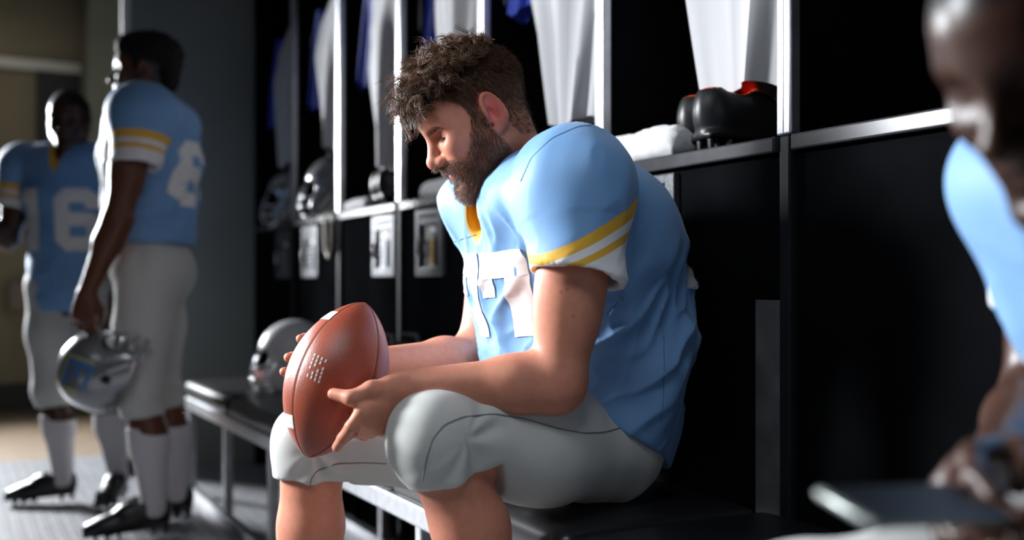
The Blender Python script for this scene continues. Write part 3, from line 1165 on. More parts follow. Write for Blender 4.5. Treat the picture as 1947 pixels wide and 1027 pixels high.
def hand_prims(wrist, direc, dorsal, thumb_sign, curl=0.5, sc=1.0, spread=0.05, thumb_in=0.5):
    """generic hand: palm + four fingers + thumb. thumb_sign: side (+1/-1) along dorsal x direc"""
    x = nrm(direc)
    z = nrm(np.asarray(dorsal, float) - x * np.dot(dorsal, x))
    y = np.cross(z, x) * thumb_sign
    W = lambda p: np.asarray(wrist) + (x * p[0] + y * p[1] + z * p[2]) * sc
    L = []
    mcp_y = (0.030, 0.010, -0.010, -0.028)
    mcp_x = (0.092, 0.096, 0.092, 0.083)
    ln = ((.042, .026, .022), (.047, .030, .023), (.043, .027, .022), (.034, .021, .020))
    rr = (0.0095, 0.0098, 0.0093, 0.0082)
    for i in range(4):
        a = W((0.01, mcp_y[i] * 0.6, 0.0))
        b = (mcp_x[i], mcp_y[i], 0.004)
        L.append(cone(a, W(b), 0.017 * sc, 0.0125 * sc, k=0.012))
        p = np.array(b)
        ang = 0.0
        pts = [W(p)]
        for j in range(3):
            ang += curl * (0.9, 1.0, 0.7)[j]
            p = p + np.array((math.cos(ang), spread * (1.5 - i), -math.sin(ang))) * ln[i][j]
            pts.append(W(p))
        L += chain(pts, [rr[i] * 1.12 * sc, rr[i] * sc, rr[i] * .93 * sc, rr[i] * .8 * sc], k=0.004)
    L.append(ell(W((0.05, 0, 0.0)), np.array((0.045, 0.036, 0.015)) * sc, np.stack([x, y, z], 1), k=0.012))
    t0, t1 = (0.022, 0.022, -0.006), (0.052, 0.045, -0.018)
    t2 = (0.080, 0.052 - .012 * thumb_in, -0.018 - .028 * thumb_in)
    t3 = (0.102, 0.050 - .022 * thumb_in, -0.018 - .044 * thumb_in)
    L += chain([W(t0), W(t1), W(t2), W(t3)], [0.017 * sc, 0.0135 * sc, 0.0115 * sc, 0.0092 * sc], k=0.008)
    return L


def limb(a, b, ra, rm, rb, mid=0.3, k=0.03, bulge=None):
    a, b = np.asarray(a, float), np.asarray(b, float)
    m = a + (b - a) * mid
    if bulge is not None:
        m = m + np.asarray(bulge, float)
    return [cone(a, m, ra, rm, k=k), cone(m, b, rm, rb, k=k)]


def box_below(p, direction, size, depth=0.12):
    """frame of a carving box whose top face passes p, extending along direction"""
    d = nrm(direction)
    t = np.array([1.0, 0, 0]) if abs(d[0]) < 0.8 else np.array([0, 1.0, 0])
    e1 = nrm(np.cross(d, t))
    e2 = np.cross(d, e1)
    return sbox(np.asarray(p) + d * depth, (size, size, depth), np.stack([e1, e2, d], 1), rd=0.002, k=0.005, op='sub')


SKINS = {
    'fair': ((0.61, 0.245, 0.155), 0.52),
    'brown': ((0.115, 0.042, 0.022), 0.38),
    'dark': ((0.050, 0.021, 0.013), 0.36),
}
M_PANTS = mat('grey_football_pants', (0.54, 0.545, 0.52), rough=0.62, sheen=0.2, spec=0.3, bump=(300, 0.2, 0.0005))
M_SEAM = mat('grey_seam_thread', (0.20, 0.205, 0.195), rough=0.7)
M_SOCK = mat('white_sock', (0.62, 0.60, 0.62), rough=0.9, bump=(300, 0.5, 0.001), spec=0.15)
M_NUM = mat('white_number_print', (0.76, 0.75, 0.75), rough=0.55, spec=0.3)
BANDS = [(0.02, C_GOLD), (0.28, C_WHITE), (0.46, C_GOLD), (0.61, C_WHITE)]
M_JERSEY = stripe_mat('light_blue_jersey', C_BLUE, BANDS)


def _collar(m):
    nt = m.node_tree
    b = nt.nodes['Principled BSDF']
    src = b.inputs['Base Color'].links[0].from_socket
    sa = nt.nodes.new('ShaderNodeAttribute')
    sa.attribute_name = 'sleeve'
    sg = nt.nodes.new('ShaderNodeMath')
    sg.operation = 'GREATER_THAN'
    sg.inputs[1].default_value = 0.0
    nt.links.new(sa.outputs['Fac'], sg.inputs[0])
    sm = nt.nodes.new('ShaderNodeMix')
    sm.data_type = 'RGBA'
    sm.inputs['A'].default_value = (*C_BLUE, 1)
    nt.links.new(sg.outputs[0], sm.inputs['Factor'])
    nt.links.new(src, sm.inputs['B'])
    src = sm.outputs['Result']
    a = nt.nodes.new('ShaderNodeAttribute')
    a.attribute_name = 'collar'
    g = nt.nodes.new('ShaderNodeMath')
    g.operation = 'GREATER_THAN'
    g.inputs[1].default_value = 0.5
    nt.links.new(a.outputs['Fac'], g.inputs[0])
    mx = nt.nodes.new('ShaderNodeMix')
    mx.data_type = 'RGBA'
    mx.inputs['B'].default_value = (*C_GOLD, 1)
    nt.links.new(g.outputs[0], mx.inputs['Factor'])
    nt.links.new(src, mx.inputs['A'])
    nt.links.new(mx.outputs['Result'], b.inputs['Base Color'])


_collar(M_JERSEY)


def skin_mat(kind):
    c, r = SKINS[kind]
    return mat('skin_' + kind, c, rough=r, attr='Col', sss=0.12 if kind == 'fair' else 0.05, noise=(70, 0.07), bump=(380, 0.16, 0.0008), spec=0.35)


def strands(roots, dirs, length, rad, nseg=2, bend=None, sides=3, curl=None, rng=None, ph=None, t1=None):
    """many thin tapered tubes. curl=(radius, turns) makes ringlets. returns V,F (quads)"""
    n = len(roots)
    rng = rng or np.random.RandomState(1)
    d = dirs / (np.linalg.norm(dirs, axis=1)[:, None] + 1e-9)
    t1 = np.cross(d, rng.randn(n, 3) if t1 is None else t1)
    t1 /= np.linalg.norm(t1, axis=1)[:, None] + 1e-9
    t2 = np.cross(d, t1)
    length = np.broadcast_to(length, (n,))
    pts = []
    ph = rng.rand(n) * 6.283 if ph is None else ph
    for j in range(nseg + 1):
        s = j / nseg
        p = roots + d * (length * s)[:, None]
        if bend is not None:
            p = p + bend * (length * s * s)[:, None]
        if curl is not None:
            cr, turns = curl
            a = ph + turns * 6.283 * s
            g = (cr * np.minimum(1, s * 3))
            p = p + t1 * (np.cos(a) * g)[:, None] + t2 * (np.sin(a) * g)[:, None]
        pts.append(p)
    pts = np.stack(pts, 1)                      # n, nseg+1, 3
    tan = np.gradient(pts, axis=1)
    tan /= np.linalg.norm(tan, axis=2)[..., None] + 1e-9
    ref = rng.randn(n, 3)[:, None, :]
    u = np.cross(tan, ref)
    u /= np.linalg.norm(u, axis=2)[..., None] + 1e-9
    w = np.cross(tan, u)
    prof = 1.0 - 0.75 * (np.arange(nseg + 1) / nseg) ** 1.5
    rad = np.broadcast_to(rad, (n,))
    R = rad[:, None] * prof[None, :]
    V = np.stack([pts + (u * math.cos(6.283 * k / sides) + w * math.sin(6.283 * k / sides)) * R[..., None] for k in range(sides)], 2)
    base = np.arange(n)[:, None, None] * ((nseg + 1) * sides)
    j = np.arange(nseg)[None, :, None] * sides
    k = np.arange(sides)[None, None, :]
    k2 = (k + 1) % sides
    F = np.stack([base + j + k, base + j + k2, base + j + sides + k2, base + j + sides + k], -1).reshape(-1, 4)
    return V.reshape(-1, 3), F


DIGITS = {   # quads in a 1 x 1.5 cell, (x, y) with y up
    '1': [[(.28, 0), (.66, 0), (.66, 1.5), (.28, 1.5)], [(.02, 1.10), (.28, 1.18), (.28, 1.5), (.02, 1.22)]],
    '6': [[(0, .25), (.34, .25), (.34, 1.25), (0, 1.25)], [(0, .25), (.25, 0), (.34, .34), (.34, .40)], [(.25, 0), (.75, 0), (.66, .34), (.34, .34)],
          [(.75, 0), (1, .25), (.66, .40), (.66, .34)], [(.66, .25), (1, .25), (1, .68), (.66, .58)], [(.66, .58), (1, .68), (.78, .92), (.66, .60)],
          [(.34, .60), (.66, .60), (.78, .92), (.34, .92)], [(0, 1.25), (.34, 1.16), (.34, 1.2), (.25, 1.5)], [(.25, 1.5), (.34, 1.16), (.66, 1.16), (.75, 1.5)],
          [(.75, 1.5), (.66, 1.16), (1, 1.08), (1, 1.25)], [(.66, 1.02), (1, 1.02), (1, 1.10), (.66, 1.18)]],
    '7': [[(0, 1.05), (1, 1.05), (1, 1.5), (0, 1.5)], [(0, .72), (.29, .72), (.29, 1.06), (0, 1.06)],
          [(.57, .70), (1, .70), (1, 1.06), (.57, 1.06)], [(.50, 0), (.93, 0), (1, .71), (.57, .71)]],
    '4': [[(.55, 0), (.92, 0), (.92, 1.5), (.55, 1.5)], [(0, .32), (1.05, .32), (1.05, .62), (0, .62)], [(0, .60), (.34, .60), (.62, 1.5), (.40, 1.5)]],
}


def project_number(text, jersey_bvh, origin, right, up, out, cell, gap, parent, A, name='number', push=0.002, ny=None, shear=0.0):
    """digits laid on a jersey: cast along -out, lift by push"""
    width = len(text) * cell + (len(text) - 1) * gap
    for i, ch in enumerate(text):
        vs, fs = [], []
        for q in DIGITS[ch]:
            n = 9
            ids = {}
            ok = True
            for a in range(n + 1):
                for b in range(n + 1):
                    s, t = a / n, b / n
                    p = (np.array(q[0]) * (1 - s) * (1 - t) + np.array(q[1]) * s * (1 - t) + np.array(q[2]) * s * t + np.array(q[3]) * (1 - s) * t)
                    x = -width / 2 + i * (cell + gap) + p[0] * cell + shear * p[1]
                    P = origin + right * x + up * (p[1] - .75) * cell
                    hit, nn, _, _ = jersey_bvh.ray_cast(Vector(P + out * 0.6 - A), Vector(-out))
                    if hit is None:
                        ids[a, b] = -1
                        continue
                    ids[a, b] = len(vs)
                    vs.append(tuple(hit + nn * push))
            for a in range(n):
                for b in range(n):
                    f = (ids[a, b], ids[a + 1, b], ids[a + 1, b + 1], ids[a, b + 1])
                    if min(f) >= 0:
                        e = [(Vector(vs[f[z]]) - Vector(vs[f[(z + 1) % 4]])).length for z in range(4)]
                        if max(e) < 0.05:
                            fs.append(f)
        if fs:
            MB().add(vs, fs).build(name, M_NUM, parent, smooth=True)


def seam_tube(parent, bvh, A, uvs, rad=0.0022, name='seam', m=None, lift=0.0):
    """a stitched seam lying on the cloth; (u,v) photo positions are only used to find the points on the cloth"""
    pts = []
    org = np.array([0, 0, CAM_H]) - A
    for i in range(len(uvs) - 1):
        for s in np.linspace(0, 1, 9)[: 8 if i < len(uvs) - 2 else 9]:
            u = uvs[i][0] * (1 - s) + uvs[i + 1][0] * s
            v = uvs[i][1] * (1 - s) + uvs[i + 1][1] * s
            d = nrm(cw(u, v, 1.0) - np.array([0, 0, CAM_H]))
            h, n, _, _ = bvh.ray_cast(Vector(org), Vector(d))
            if h is not None and (not pts or (h - pts[-1]).length < 0.08):
                pts.append(h + n * lift)
    if len(pts) > 3:
        for _ in range(2):
            pts = [pts[0]] + [(pts[i - 1] + pts[i] * 2 + pts[i + 1]) / 4 for i in range(1, len(pts) - 1)] + [pts[-1]]
        MB().tube(pts, rad, 6).build(name, m or M_SEAM, parent, smooth=True)


def make_person(name, label, A, ang, J, torso, head, skin='fair', res=0.006, sc=1.0, hands=(), sleeve=None, hemcut=None,
                pants=None, detail=False, seed=0, wrinkle=0.006, pres=None, jres=None, feet=True, fold_dir=(-0.8, 0.0, 0.6)):
    """J: joints in the body frame (forward, left, up) above the floor point A"""
    A = np.asarray(A, float)
    B = Fr(A, yaw_R(ang), sc)
    j = {k: B.w(v) for k, v in J.items()}
    fwd, left, up = B.R[:, 0], B.R[:, 1], B.R[:, 2]
    root = empty(name, A)
    tag(root, label, 'person')
    H = head_frame(B, head['c'], head['pitch'], head['yaw'], head.get('roll', 0))
    nb = j['neck']
    S = sc
    # ---- body, one continuous skin
    bp = head_prims(H, nb, head.get('neck_r', 0.062), detail)
    for c, r in torso:
        bp.append(ell(B.w(c), np.array(r) * 0.80 * S, B.R, k=0.04))
    for q, sd in (('L', 1), ('R', -1)):
        sh, el, wr = j['sh' + q], j['el' + q], j['wr' + q]
        bp += [cone(sh, el, 0.060 * S, 0.046 * S, k=0.03)]
        bp += [ell(sh + (el - sh) * 0.50 + fwd * .008 * S, np.array((0.056, 0.050, 0.10)) * S, None, k=0.03)]
        bp += limb(el, wr, 0.047 * S, 0.046 * S, 0.029 * S, mid=0.28, k=0.03)
        hp, kn, an, toe = j['hip' + q], j['kn' + q], j['an' + q], j['toe' + q]
        bp += [cone(hp, kn, 0.085 * S, 0.058 * S, k=0.03)]
        back = nrm(np.cross(np.cross(an - kn, toe - an), an - kn)) * -1.0
        bp += limb(kn, an, 0.060 * S, 0.060 * S, 0.036 * S, mid=0.33, k=0.03, bulge=back * 0.012 * S)
        bp += [cone(an, toe, 0.036 * S, 0.026 * S, k=0.02)]
    for hd in hands:
        bp += hd
    V, F = mesh_sdf(bp, res)
    Lc = H.loc(V)
    if head.get('beard'):
        bm_ = beard_mask(Lc)
        V = V + normals_np(V, F) * (bm_ * 0.0035 * S)[:, None]
    body = mesh_np('body', V - A, F, skin_mat(skin), root)
    set_color(body, skin_colors(Lc, V, j, skin, head, H))
    # ---- jersey
    jp = []
    hems = {}
    for c, r in torso:
        jp.append(ell(B.w(c), np.array(r) * S, B.R, k=0.06))
    for c, r in sleeve.get('pads', []):
        for sd in (1, -1):
            jp.append(ell(B.w((c[0], sd * c[1], c[2])), np.array(r) * S, B.R, k=0.05))
    for q, sd in (('L', 1), ('R', -1)):
        sl = sleeve if sd > 0 else {**sleeve, **sleeve.get('R', {})}
        c0 = B.w((sl['top'][0], sd * sl['top'][1], sl['top'][2]))
        c1 = B.w((sl['end'][0], sd * sl['end'][1], sl['end'][2]))
        hn = B.R @ np.array((sl['hem_n'][0], sd * sl['hem_n'][1], sl['hem_n'][2]))
        g = [cone(c0, c1 + (c1 - c0) * 0.35, sl['r0'] * S, sl['r1'] * S, k=0.02)]
        for cp in sl['cap']:
            g.append(ell(B.w((cp[0][0], sd * cp[0][1], cp[0][2])), np.array(cp[1]) * S, B.R, k=0.06))
        g.append(box_below(c1, hn, 0.16 * S, 0.12 * S))
        g.append(cone(c1 - nrm(hn) * 0.05 * S, c1 + nrm(hn) * 0.05 * S, (sl['r1'] - 0.012) * S, (sl['r1'] - 0.009) * S, k=0.006, op='sub'))
        jp.append(Pr('group', sl.get('k', 0.022), 'add', prims=g))
        hems[q] = (c0, c1, nrm(hn))
    cn, cr_ = head.get('collar_r', (0.075, 0.085))
    ndir = nrm(H.w((-0.03, 0, -0.035)) - nb)
    cpr = cone(nb - ndir * 0.03 * S, nb + ndir * 0.22 * S, cn * S, cr_ * S, k=0.012, op='sub')
    jp.append(cpr)
    vpr = None
    if 'vneck' in head:
        a, b = head['vneck']
        vpr = cone(B.w(a), B.w(b), head['vr'][0] * S, head['vr'][1] * S, k=0.010, op='sub')
        jp.append(vpr)
    if hemcut:
        jp.append(cut(B.w(hemcut[0]), B.R @ np.array(hemcut[1]), k=0.006))
    V, F = mesh_sdf(jp, jres or res * 1.2)
    N = normals_np(V, F)
    V0 = V.copy()
    P = B.loc(V)
    # folds: long anisotropic ridges in two directions, weaker over the pads
    def ridges(dr, fl, fc, sd_, warp):
        fd = nrm(dr)
        e1 = nrm(np.cross(fd, (0.3, 1, 0.1)))
        e2 = np.cross(fd, e1)
        Q = np.stack([P @ fd * fl, P @ e1 * fc, P @ e2 * fc], 1) + warp * (vnoise(P * 5 + sd_) - .5)[:, None] + sd_ * 3.7
        v = vnoise(Q)
        return (1 - np.abs(2 * v - 1)) ** 2.2
    w1 = ridges(fold_dir, 2.4, 15, seed, 2.0)
    w1b = ridges(fold_dir, 3.4, 31, seed + 4, 2.0)
    w2 = ridges((0.25, 0.25, -0.9), 3.0, 20, seed + 7, 1.5)
    pz = (P[:, 2] - torso[0][0][2]) / (torso[-1][0][2] - torso[0][0][2])
    low = 1 - sstep(0.60, 0.95, pz)
    front = sstep(0.02, 0.14, P[:, 0] - torso[-2][0][0])
    D = wrinkle * (low * (1 - .6 * front) * (1.5 * w1 + 0.7 * w1b - 1.0) + (0.08 + .22 * low + .30 * front) * 0.9 * (w2 - .35))
    # no displacement near the openings
    edge = np.ones(len(V))
    for q in hems:
        c0, c1, hn = hems[q]
        dist = np.linalg.norm(V - c1, axis=1)
        edge *= np.where(dist < 0.13 * S, 0.45, 1.0)
    if hemcut:
        hd_ = -((V - B.w(hemcut[0])) @ nrm(B.R @ np.array(hemcut[1])))
        edge *= 0.25 + 0.75 * sstep(0.0, 0.10 * S, hd_)
    V = V + N * (D * edge)[:, None]
    jer = mesh_np('jersey', V - A, F, M_JERSEY, root)
    st = np.zeros(len(V))
    for q, sd in (('L', 1), ('R', -1)):
        c0, c1, hn = hems[q]
        sl = sleeve if sd > 0 else {**sleeve, **sleeve.get('R', {})}
        if 'bands' in sl:
            (xf, ztf, zhf), (xb, ztb, zhb) = sl['bands']
            t = (P[:, 0] - xf) / (xb - xf)
            zt = ztf + (ztb - ztf) * t
            zh = zhf + (zhb - zhf) * t
            s = (zt - P[:, 2]) / np.maximum(zt - zh, 0.012)
        else:
            s = 1 + ((V - c1) @ hn) / (sl['band_len'] * S)
        st = np.where(P[:, 1] * sd > 0, np.clip(s, 0, 0.98), st)
    tor = [p for p in jp if p.kind == 'ell']
    grp = [p for p in jp if p.kind == 'group']
    own = combine(tor, V0) - np.minimum(grp[0].ev(V0), grp[1].ev(V0))
    set_float(jer, 'sleeve', np.clip(own * 40, -1, 1))
    set_float(jer, 'stripe', st)
    cd = cpr.ev(V)
    pn = H.loc(V)
    col = 0.5 + (head.get('collar_w', 0.012) * S - np.abs(cd)) / 0.03
    if head.get('collar_front'):
        col = np.minimum(col, 0.5 + (P[:, 0] - head['collar_front']) / 0.02)
    if vpr is not None:
        col = np.maximum(col, np.where(P[:, 2] > head.get('vz', 0), 0.5 + (head.get('v_w', .004) * S - vpr.ev(V)) / 0.03, 0))
    set_float(jer, 'collar', np.clip(col, 0, 1))
    # ---- pants
    pp = []
    subs = []
    for q, sd in (('L', 1), ('R', -1)):
        hp, kn, an = j['hip' + q], j['kn' + q], j['an' + q]
        sd_ = nrm(an - kn)
        mid = hp + (kn - hp) * 0.45
        pp.append(cone(hp, mid, pants['r0'] * S, pants['rm'] * S, k=0.05))
        pp.append(cone(mid, kn, pants['rm'] * S, pants['rk'] * S, k=0.05))
        hem = kn + sd_ * pants['hem'] * S
        pp.append(cone(kn, hem + sd_ * 0.05 * S, pants['rk'] * 0.98 * S, pants['rh'] * S, k=0.03))
        kp = kn + nrm(kn - hp) * 0.012 * S + sd_ * 0.01 * S
        td = nrm(kn - hp)
        lt = nrm(np.cross(td, sd_))
        pp.append(sbox(kn + (td * 0.010 - sd_ * 0.004) * S, np.array((0.055, 0.054, 0.060)) * S, np.stack([td, lt, np.cross(td, lt)], 1), rd=0.042 * S, k=0.03))
        hn = sd_
        if 'hem_tilt' in pants:
            hn = nrm(sd_ + B.R @ np.array(pants['hem_tilt']))
        subs.append(box_below(hem, hn, 0.080 * S, 0.07 * S))
    pp += subs
    for c, r in pants['pelvis']:
        pp.append(ell(B.w(c), np.array(r) * S, B.R, k=0.06))
    if 'waist' in pants:
        pp.append(cut(B.w(pants['waist'][0]), B.R @ np.array(pants['waist'][1]), k=0.004))
    V, F = mesh_sdf(pp, pres or res * 1.2)
    N = normals_np(V, F)
    D = np.zeros(len(V))
    for q in 'LR':
        kn, hp, an = j['kn' + q], j['hip' + q], j['an' + q]
        ax = nrm(kn - hp)
        r_ = V - hp
        t_ = r_ @ ax / np.linalg.norm(kn - hp)
        near = np.exp(-((np.linalg.norm(V - kn, axis=1)) / (0.15 * S)) ** 2)
        near2 = np.exp(-((np.linalg.norm(V - hp, axis=1)) / (0.15 * S)) ** 2)
        sh_ = nrm(an - kn)
        back = nrm(ax * -1 + sh_ * 1.0)
        inner = sstep(-0.03, 0.05, (V - kn) @ back)
        # creases fan out from the back of the knee and from the groin
        aa = np.arctan2((V - kn) @ ax, (V - kn) @ sh_)
        D += near * inner * 0.006 * np.sin(aa * 7 + 3 * vnoise(V * 14))
        ww = vnoise(np.stack([V @ left * 5 + 3, V @ fwd * 24, V @ up * 12], 1) + seed)
        D += near2 * 0.016 * (ww - .5)
    D += 0.004 * (vnoise(V * 18 + 3) - .5) * S
    V = V + N * D[:, None]
    pan = mesh_np('pants', V - A, F, M_PANTS, root)
    # ---- socks and cleats
    if feet:
        for q in 'LR':
            kn, an, toe = j['kn' + q], j['an' + q], j['toe' + q]
            st_ = kn + (an - kn) * pants.get('sock', 0.42)
            sp = limb(st_, an, 0.058 * S, 0.056 * S, 0.041 * S, mid=0.15, k=0.03, bulge=None)
            if pants.get('sock', .42) < .3:
                back = nrm(np.cross(np.cross(an - kn, toe - an), an - kn)) * -1.0
                sp = limb(kn + (an - kn) * pants['sock'], an, 0.062 * S, 0.064 * S, 0.041 * S, mid=0.22, k=0.03, bulge=back * 0.010 * S)
            sp += [cone(an, an + (toe - an) * .6, 0.041 * S, 0.034 * S, k=.02), box_below(st_, nrm(kn - an), 0.09 * S, 0.06 * S)]
            V, F = mesh_sdf(sp, res * 1.3)
            mesh_np('sock', V - A, F, M_SOCK, root)
            f = toe - an
            yaw = math.atan2(f[1], f[0])
            heel = an - np.array((math.cos(yaw), math.sin(yaw), 0)) * 0.055 * S
            tilt = max(0.0, math.atan2(heel[2] - 0.085 * S, 0.22))
            z0 = 0.016 + math.sin(tilt) * 0.20 * S
            cleat(root, mrot((heel[0] - A[0], heel[1] - A[1], z0), rz=yaw, ry=tilt, s=S * 1.02), False)
    return dict(root=root, body=body, jersey=jer, pants=pan, B=B, H=H, j=j, A=A)


def beard_mask(L):
    x, y, z = L[:, 0], np.abs(L[:, 1]), L[:, 2]
    # upper border of the beard on the cheek
    zb = np.interp(x, [0.0, 0.022, 0.042, 0.056, 0.068, 0.080, 0.09, 0.12], [0.03, 0.022, -0.010, -0.034, -0.045, -0.040, -0.034, -0.034])
    zn = np.interp(x, [-0.02, 0.01, 0.05, 0.09], [-0.075, -0.095, -0.118, -0.125])
    m = sstep(0.011, -0.009, z - zb) * sstep(-0.012, 0.012, z - zn) * sstep(-0.006, 0.008, x - np.interp(z, [-0.1, -0.06, -0.03, 0.02], [0.0, -0.006, 0.006, 0.012]))
    lip = np.exp(-(((z + 0.0565) / 0.0105) ** 4 + (y / 0.021) ** 4)) * (x > 0.06)
    under = np.exp(-(((z + 0.077) / 0.006) ** 2 + ((y - .018) / 0.008) ** 2)) * (x > 0.06) * .6
    return np.clip(m * (1 - lip) * (1 - under), 0, 1)


def hair_mask(L):
    x, y, z = L[:, 0], np.abs(L[:, 1]), L[:, 2]
    zl = np.interp(x, [-0.13, -0.085, -0.04, -0.022, -0.012, 0.0, 0.014, 0.026, 0.034, 0.055, 0.075, 0.12],
                   [-0.075, -0.072, -0.055, -0.010, 0.040, 0.043, 0.012, 0.004, 0.040, 0.062, 0.078, 0.083])
    ear = (y > 0.0785) & (np.abs(z) < 0.045) & (x < 0.03) & (x > -0.05)
    return sstep(-0.004, 0.006, z - zl) * np.where(ear, 0.0, 1.0)


def skin_colors(L, V, j, skin, head, H):
    base = np.array(SKINS[skin][0])
    n = len(V)
    C = np.repeat(base[None], n, 0)
    x, y, z = L[:, 0], np.abs(L[:, 1]), L[:, 2]
    hd = (z > -0.13) & (np.abs(x) < 0.16) & (y < 0.12)
    nz = vnoise(V * 60)
    if skin == 'fair':
        red = 0.10 * (vnoise(V * 14) - .5)
        C = C * (1 + red[:, None] * np.array([0.5, 1.0, 1.0]))
        def blob(c, r, col, a):
            nonlocal C
            w = np.exp(-(((L - np.array(c)) / np.array(r)) ** 2).sum(1)) * a * hd
            C = C * (1 - w[:, None]) + np.array(col) * w[:, None]
        for q in (1, -1):
            blob((-0.012, q * .085, 0.006), (.022, .02, .036), (0.66, 0.12, 0.095), 1.0)
            blob((0.068, q * .045, -0.018), (.022, .02, .018), (0.52, 0.20, 0.15), 0.45)
            blob((0.082, q * .031, 0.020), (.016, .018, .007), (0.36, 0.17, 0.12), 0.4)
        blob((0.112, 0, -0.024), (.016, .018, .014), (0.55, 0.19, 0.14), 0.6)
        lip = np.exp(-(((z + 0.056) / 0.0115) ** 4 + (y / 0.024) ** 4)) * (x > 0.068) * hd
        C = C * (1 - lip[:, None] * .85) + np.array((0.25, 0.075, 0.062)) * lip[:, None] * .85
        # knuckles and elbows a little redder
        for k in ('elL', 'elR', 'wrL', 'wrR'):
            w = np.exp(-(np.linalg.norm(V - j[k], axis=1) / 0.09) ** 2) * 0.25
            C = C * (1 - w[:, None]) + np.array((0.44, 0.19, 0.13)) * w[:, None]
        # moles on the upper arm
        for (u, v, zc) in ((1067, 556, 1.72), (1078, 550, 1.72), (1090, 601, 1.72)):
            p = cw(u, v, zc)
            d_ = nrm(p - np.array([0, 0, CAM_H]))
            rel = V - np.array([0, 0, CAM_H])
            dist = np.linalg.norm(rel - (rel @ d_)[:, None] * d_, axis=1)
            w = np.exp(-(dist / 0.0026) ** 2) * (np.abs(rel @ d_ - 1.72) < .12) * 0.7
            C = C * (1 - w[:, None]) + np.array((0.2, 0.09, 0.05)) * w[:, None]
    if head.get('beard'):
        m = beard_mask(L) * hd * np.clip(0.50 + 0.7 * (nz - .5) + .2 * sstep(-.04, -.09, z), 0, 1)
        C = C * (1 - m[:, None]) + np.array((0.12, 0.058, 0.032)) * m[:, None]
    hm = hair_mask(L) * hd * head.get('scalp', 0.8) * (1 if skin != 'fair' else 0.35 + .65 * sstep(-0.06, 0.045, z))
    hc = np.array(head.get('hair_col', (0.01, 0.008, 0.007)))
    C = C * (1 - hm[:, None]) + hc * hm[:, None]
    return np.clip(C, 0, 1)

# ------------------------------------------------------------------ the football
BC = cw(640, 720, 1.80)
_ax = cw(691, 582, 1.83) - cw(588, 858, 1.77)
BAX = nrm(_ax)
BL, BR_ = 0.1405, 0.0850
_tc = nrm(np.array([0, 0, CAM_H]) - BC)
BX = nrm(_tc - BAX * (_tc @ BAX))           # local x faces the camera side
BY = np.cross(BAX, BX)
BROT = np.stack([BX, BY, BAX], 1)


def ball_r(t):
    return BR_ * np.maximum(1 - np.abs(t) ** 2.0, 0) ** 0.70


def ball_push(p, r, gap=0.0005):
    """move p outwards so a sphere of radius r touches the ball"""
    q = (np.asarray(p) - BC) @ BROT
    t = np.clip(q[2] / BL, -0.97, 0.97)
    rho = math.hypot(q[0], q[1])
    need = ball_r(t) + r + gap
    if rho < need and abs(q[2]) < BL:
        q[0] *= need / rho
        q[1] *= need / rho
    return BC + BROT @ q


SEAMS = [math.radians(a) for a in (-48, 42, 132, 222)]     # angle 0 = facing the camera, + = towards BY
M_BALL = mat('brown_pebbled_leather', (0.32, 0.066, 0.034), rough=0.36, spec=0.5, noise=(14, 0.12))
_nt = M_BALL.node_tree
_v = _nt.nodes.new('ShaderNodeTexVoronoi')
_v.inputs['Scale'].default_value = 620
_tcn = _nt.nodes.new('ShaderNodeTexCoord')
_nt.links.new(_tcn.outputs['Object'], _v.inputs['Vector'])
_bp = _nt.nodes.new('ShaderNodeBump')
_bp.inputs['Strength'].default_value = 0.30
_bp.inputs['Distance'].default_value = 0.0008
_bp.invert = True
_nt.links.new(_v.outputs['Distance'], _bp.inputs['Height'])
_nt.links.new(_bp.outputs['Normal'], _nt.nodes['Principled BSDF'].inputs['Normal'])
M_BWHITE = mat('white_ball_paint', (0.70, 0.68, 0.62), rough=0.45)
M_BSEAM = mat('dark_ball_seam', (0.11, 0.022, 0.012), rough=0.6)

ball = empty('football', BC)
ball.rotation_euler = Matrix(BROT.tolist()).to_euler()
tag(ball, 'brown leather american football held upright by the seated player', 'football')


def ball_patch(a0, a1, t0, t1, na, nt_, lift):
    vs, fs = [], []
    for i in range(nt_ + 1):
        t = t0 + (t1 - t0) * i / nt_
        for k in range(na + 1):
            a = a0 + (a1 - a0) * k / na
            r = float(ball_r(t)) + lift
            vs.append((r * math.cos(a), r * math.sin(a), t * (BL + lift)))
    for i in range(nt_):
        for k in range(na):
            b = i * (na + 1) + k
            fs.append((b, b + 1, b + na + 2, b + na + 1))
    return vs, fs


NS = 28
for s in range(4):      # four leather panels, edges dipping into the seams
    vs, fs = [], []
    a0, a1 = SEAMS[s], SEAMS[s] + PI / 2
    ts = [-math.cos(PI * i / 48) for i in range(49)]
    for t in ts:
        for k in range(NS + 1):
            f = k / NS
            f = 0.5 - 0.5 * math.cos(PI * f) if True else f
            a = a0 + (a1 - a0) * f
            r = float(ball_r(t))
            e = min(f, 1 - f) * (PI / 2) * r
            r -= 0.0014 * max(0, 1 - e / 0.003)
            vs.append((r * math.cos(a), r * math.sin(a), t * BL))
    for i in range(48):
        for k in range(NS):
            b = i * (NS + 1) + k
            fs.append((b, b + 1, b + NS + 2, b + NS + 1))
    MB().add(vs, fs).build('leather_panel', M_BALL, ball, smooth=True)
for s in range(4):
    pts = []
    for i in range(3, 46):
        t = -math.cos(PI * i / 48)
        r = float(ball_r(t)) - 0.0012
        pts.append((r * math.cos(SEAMS[s]), r * math.sin(SEAMS[s]), t * BL))
    MB().tube(pts, 0.0009, 5).build('seam', M_BSEAM, ball, smooth=True)
for t0, t1 in ((0.60, 0.74), (-0.74, -0.60)):
    vs, fs = ball_patch(SEAMS[0] - PI, SEAMS[0], t0, t1, 40, 5, 0.0006)
    MB().add(vs, fs).build('white_stripe', M_BWHITE, ball, smooth=True)
mk = MB()      # printed block of short white dashes on the front panel
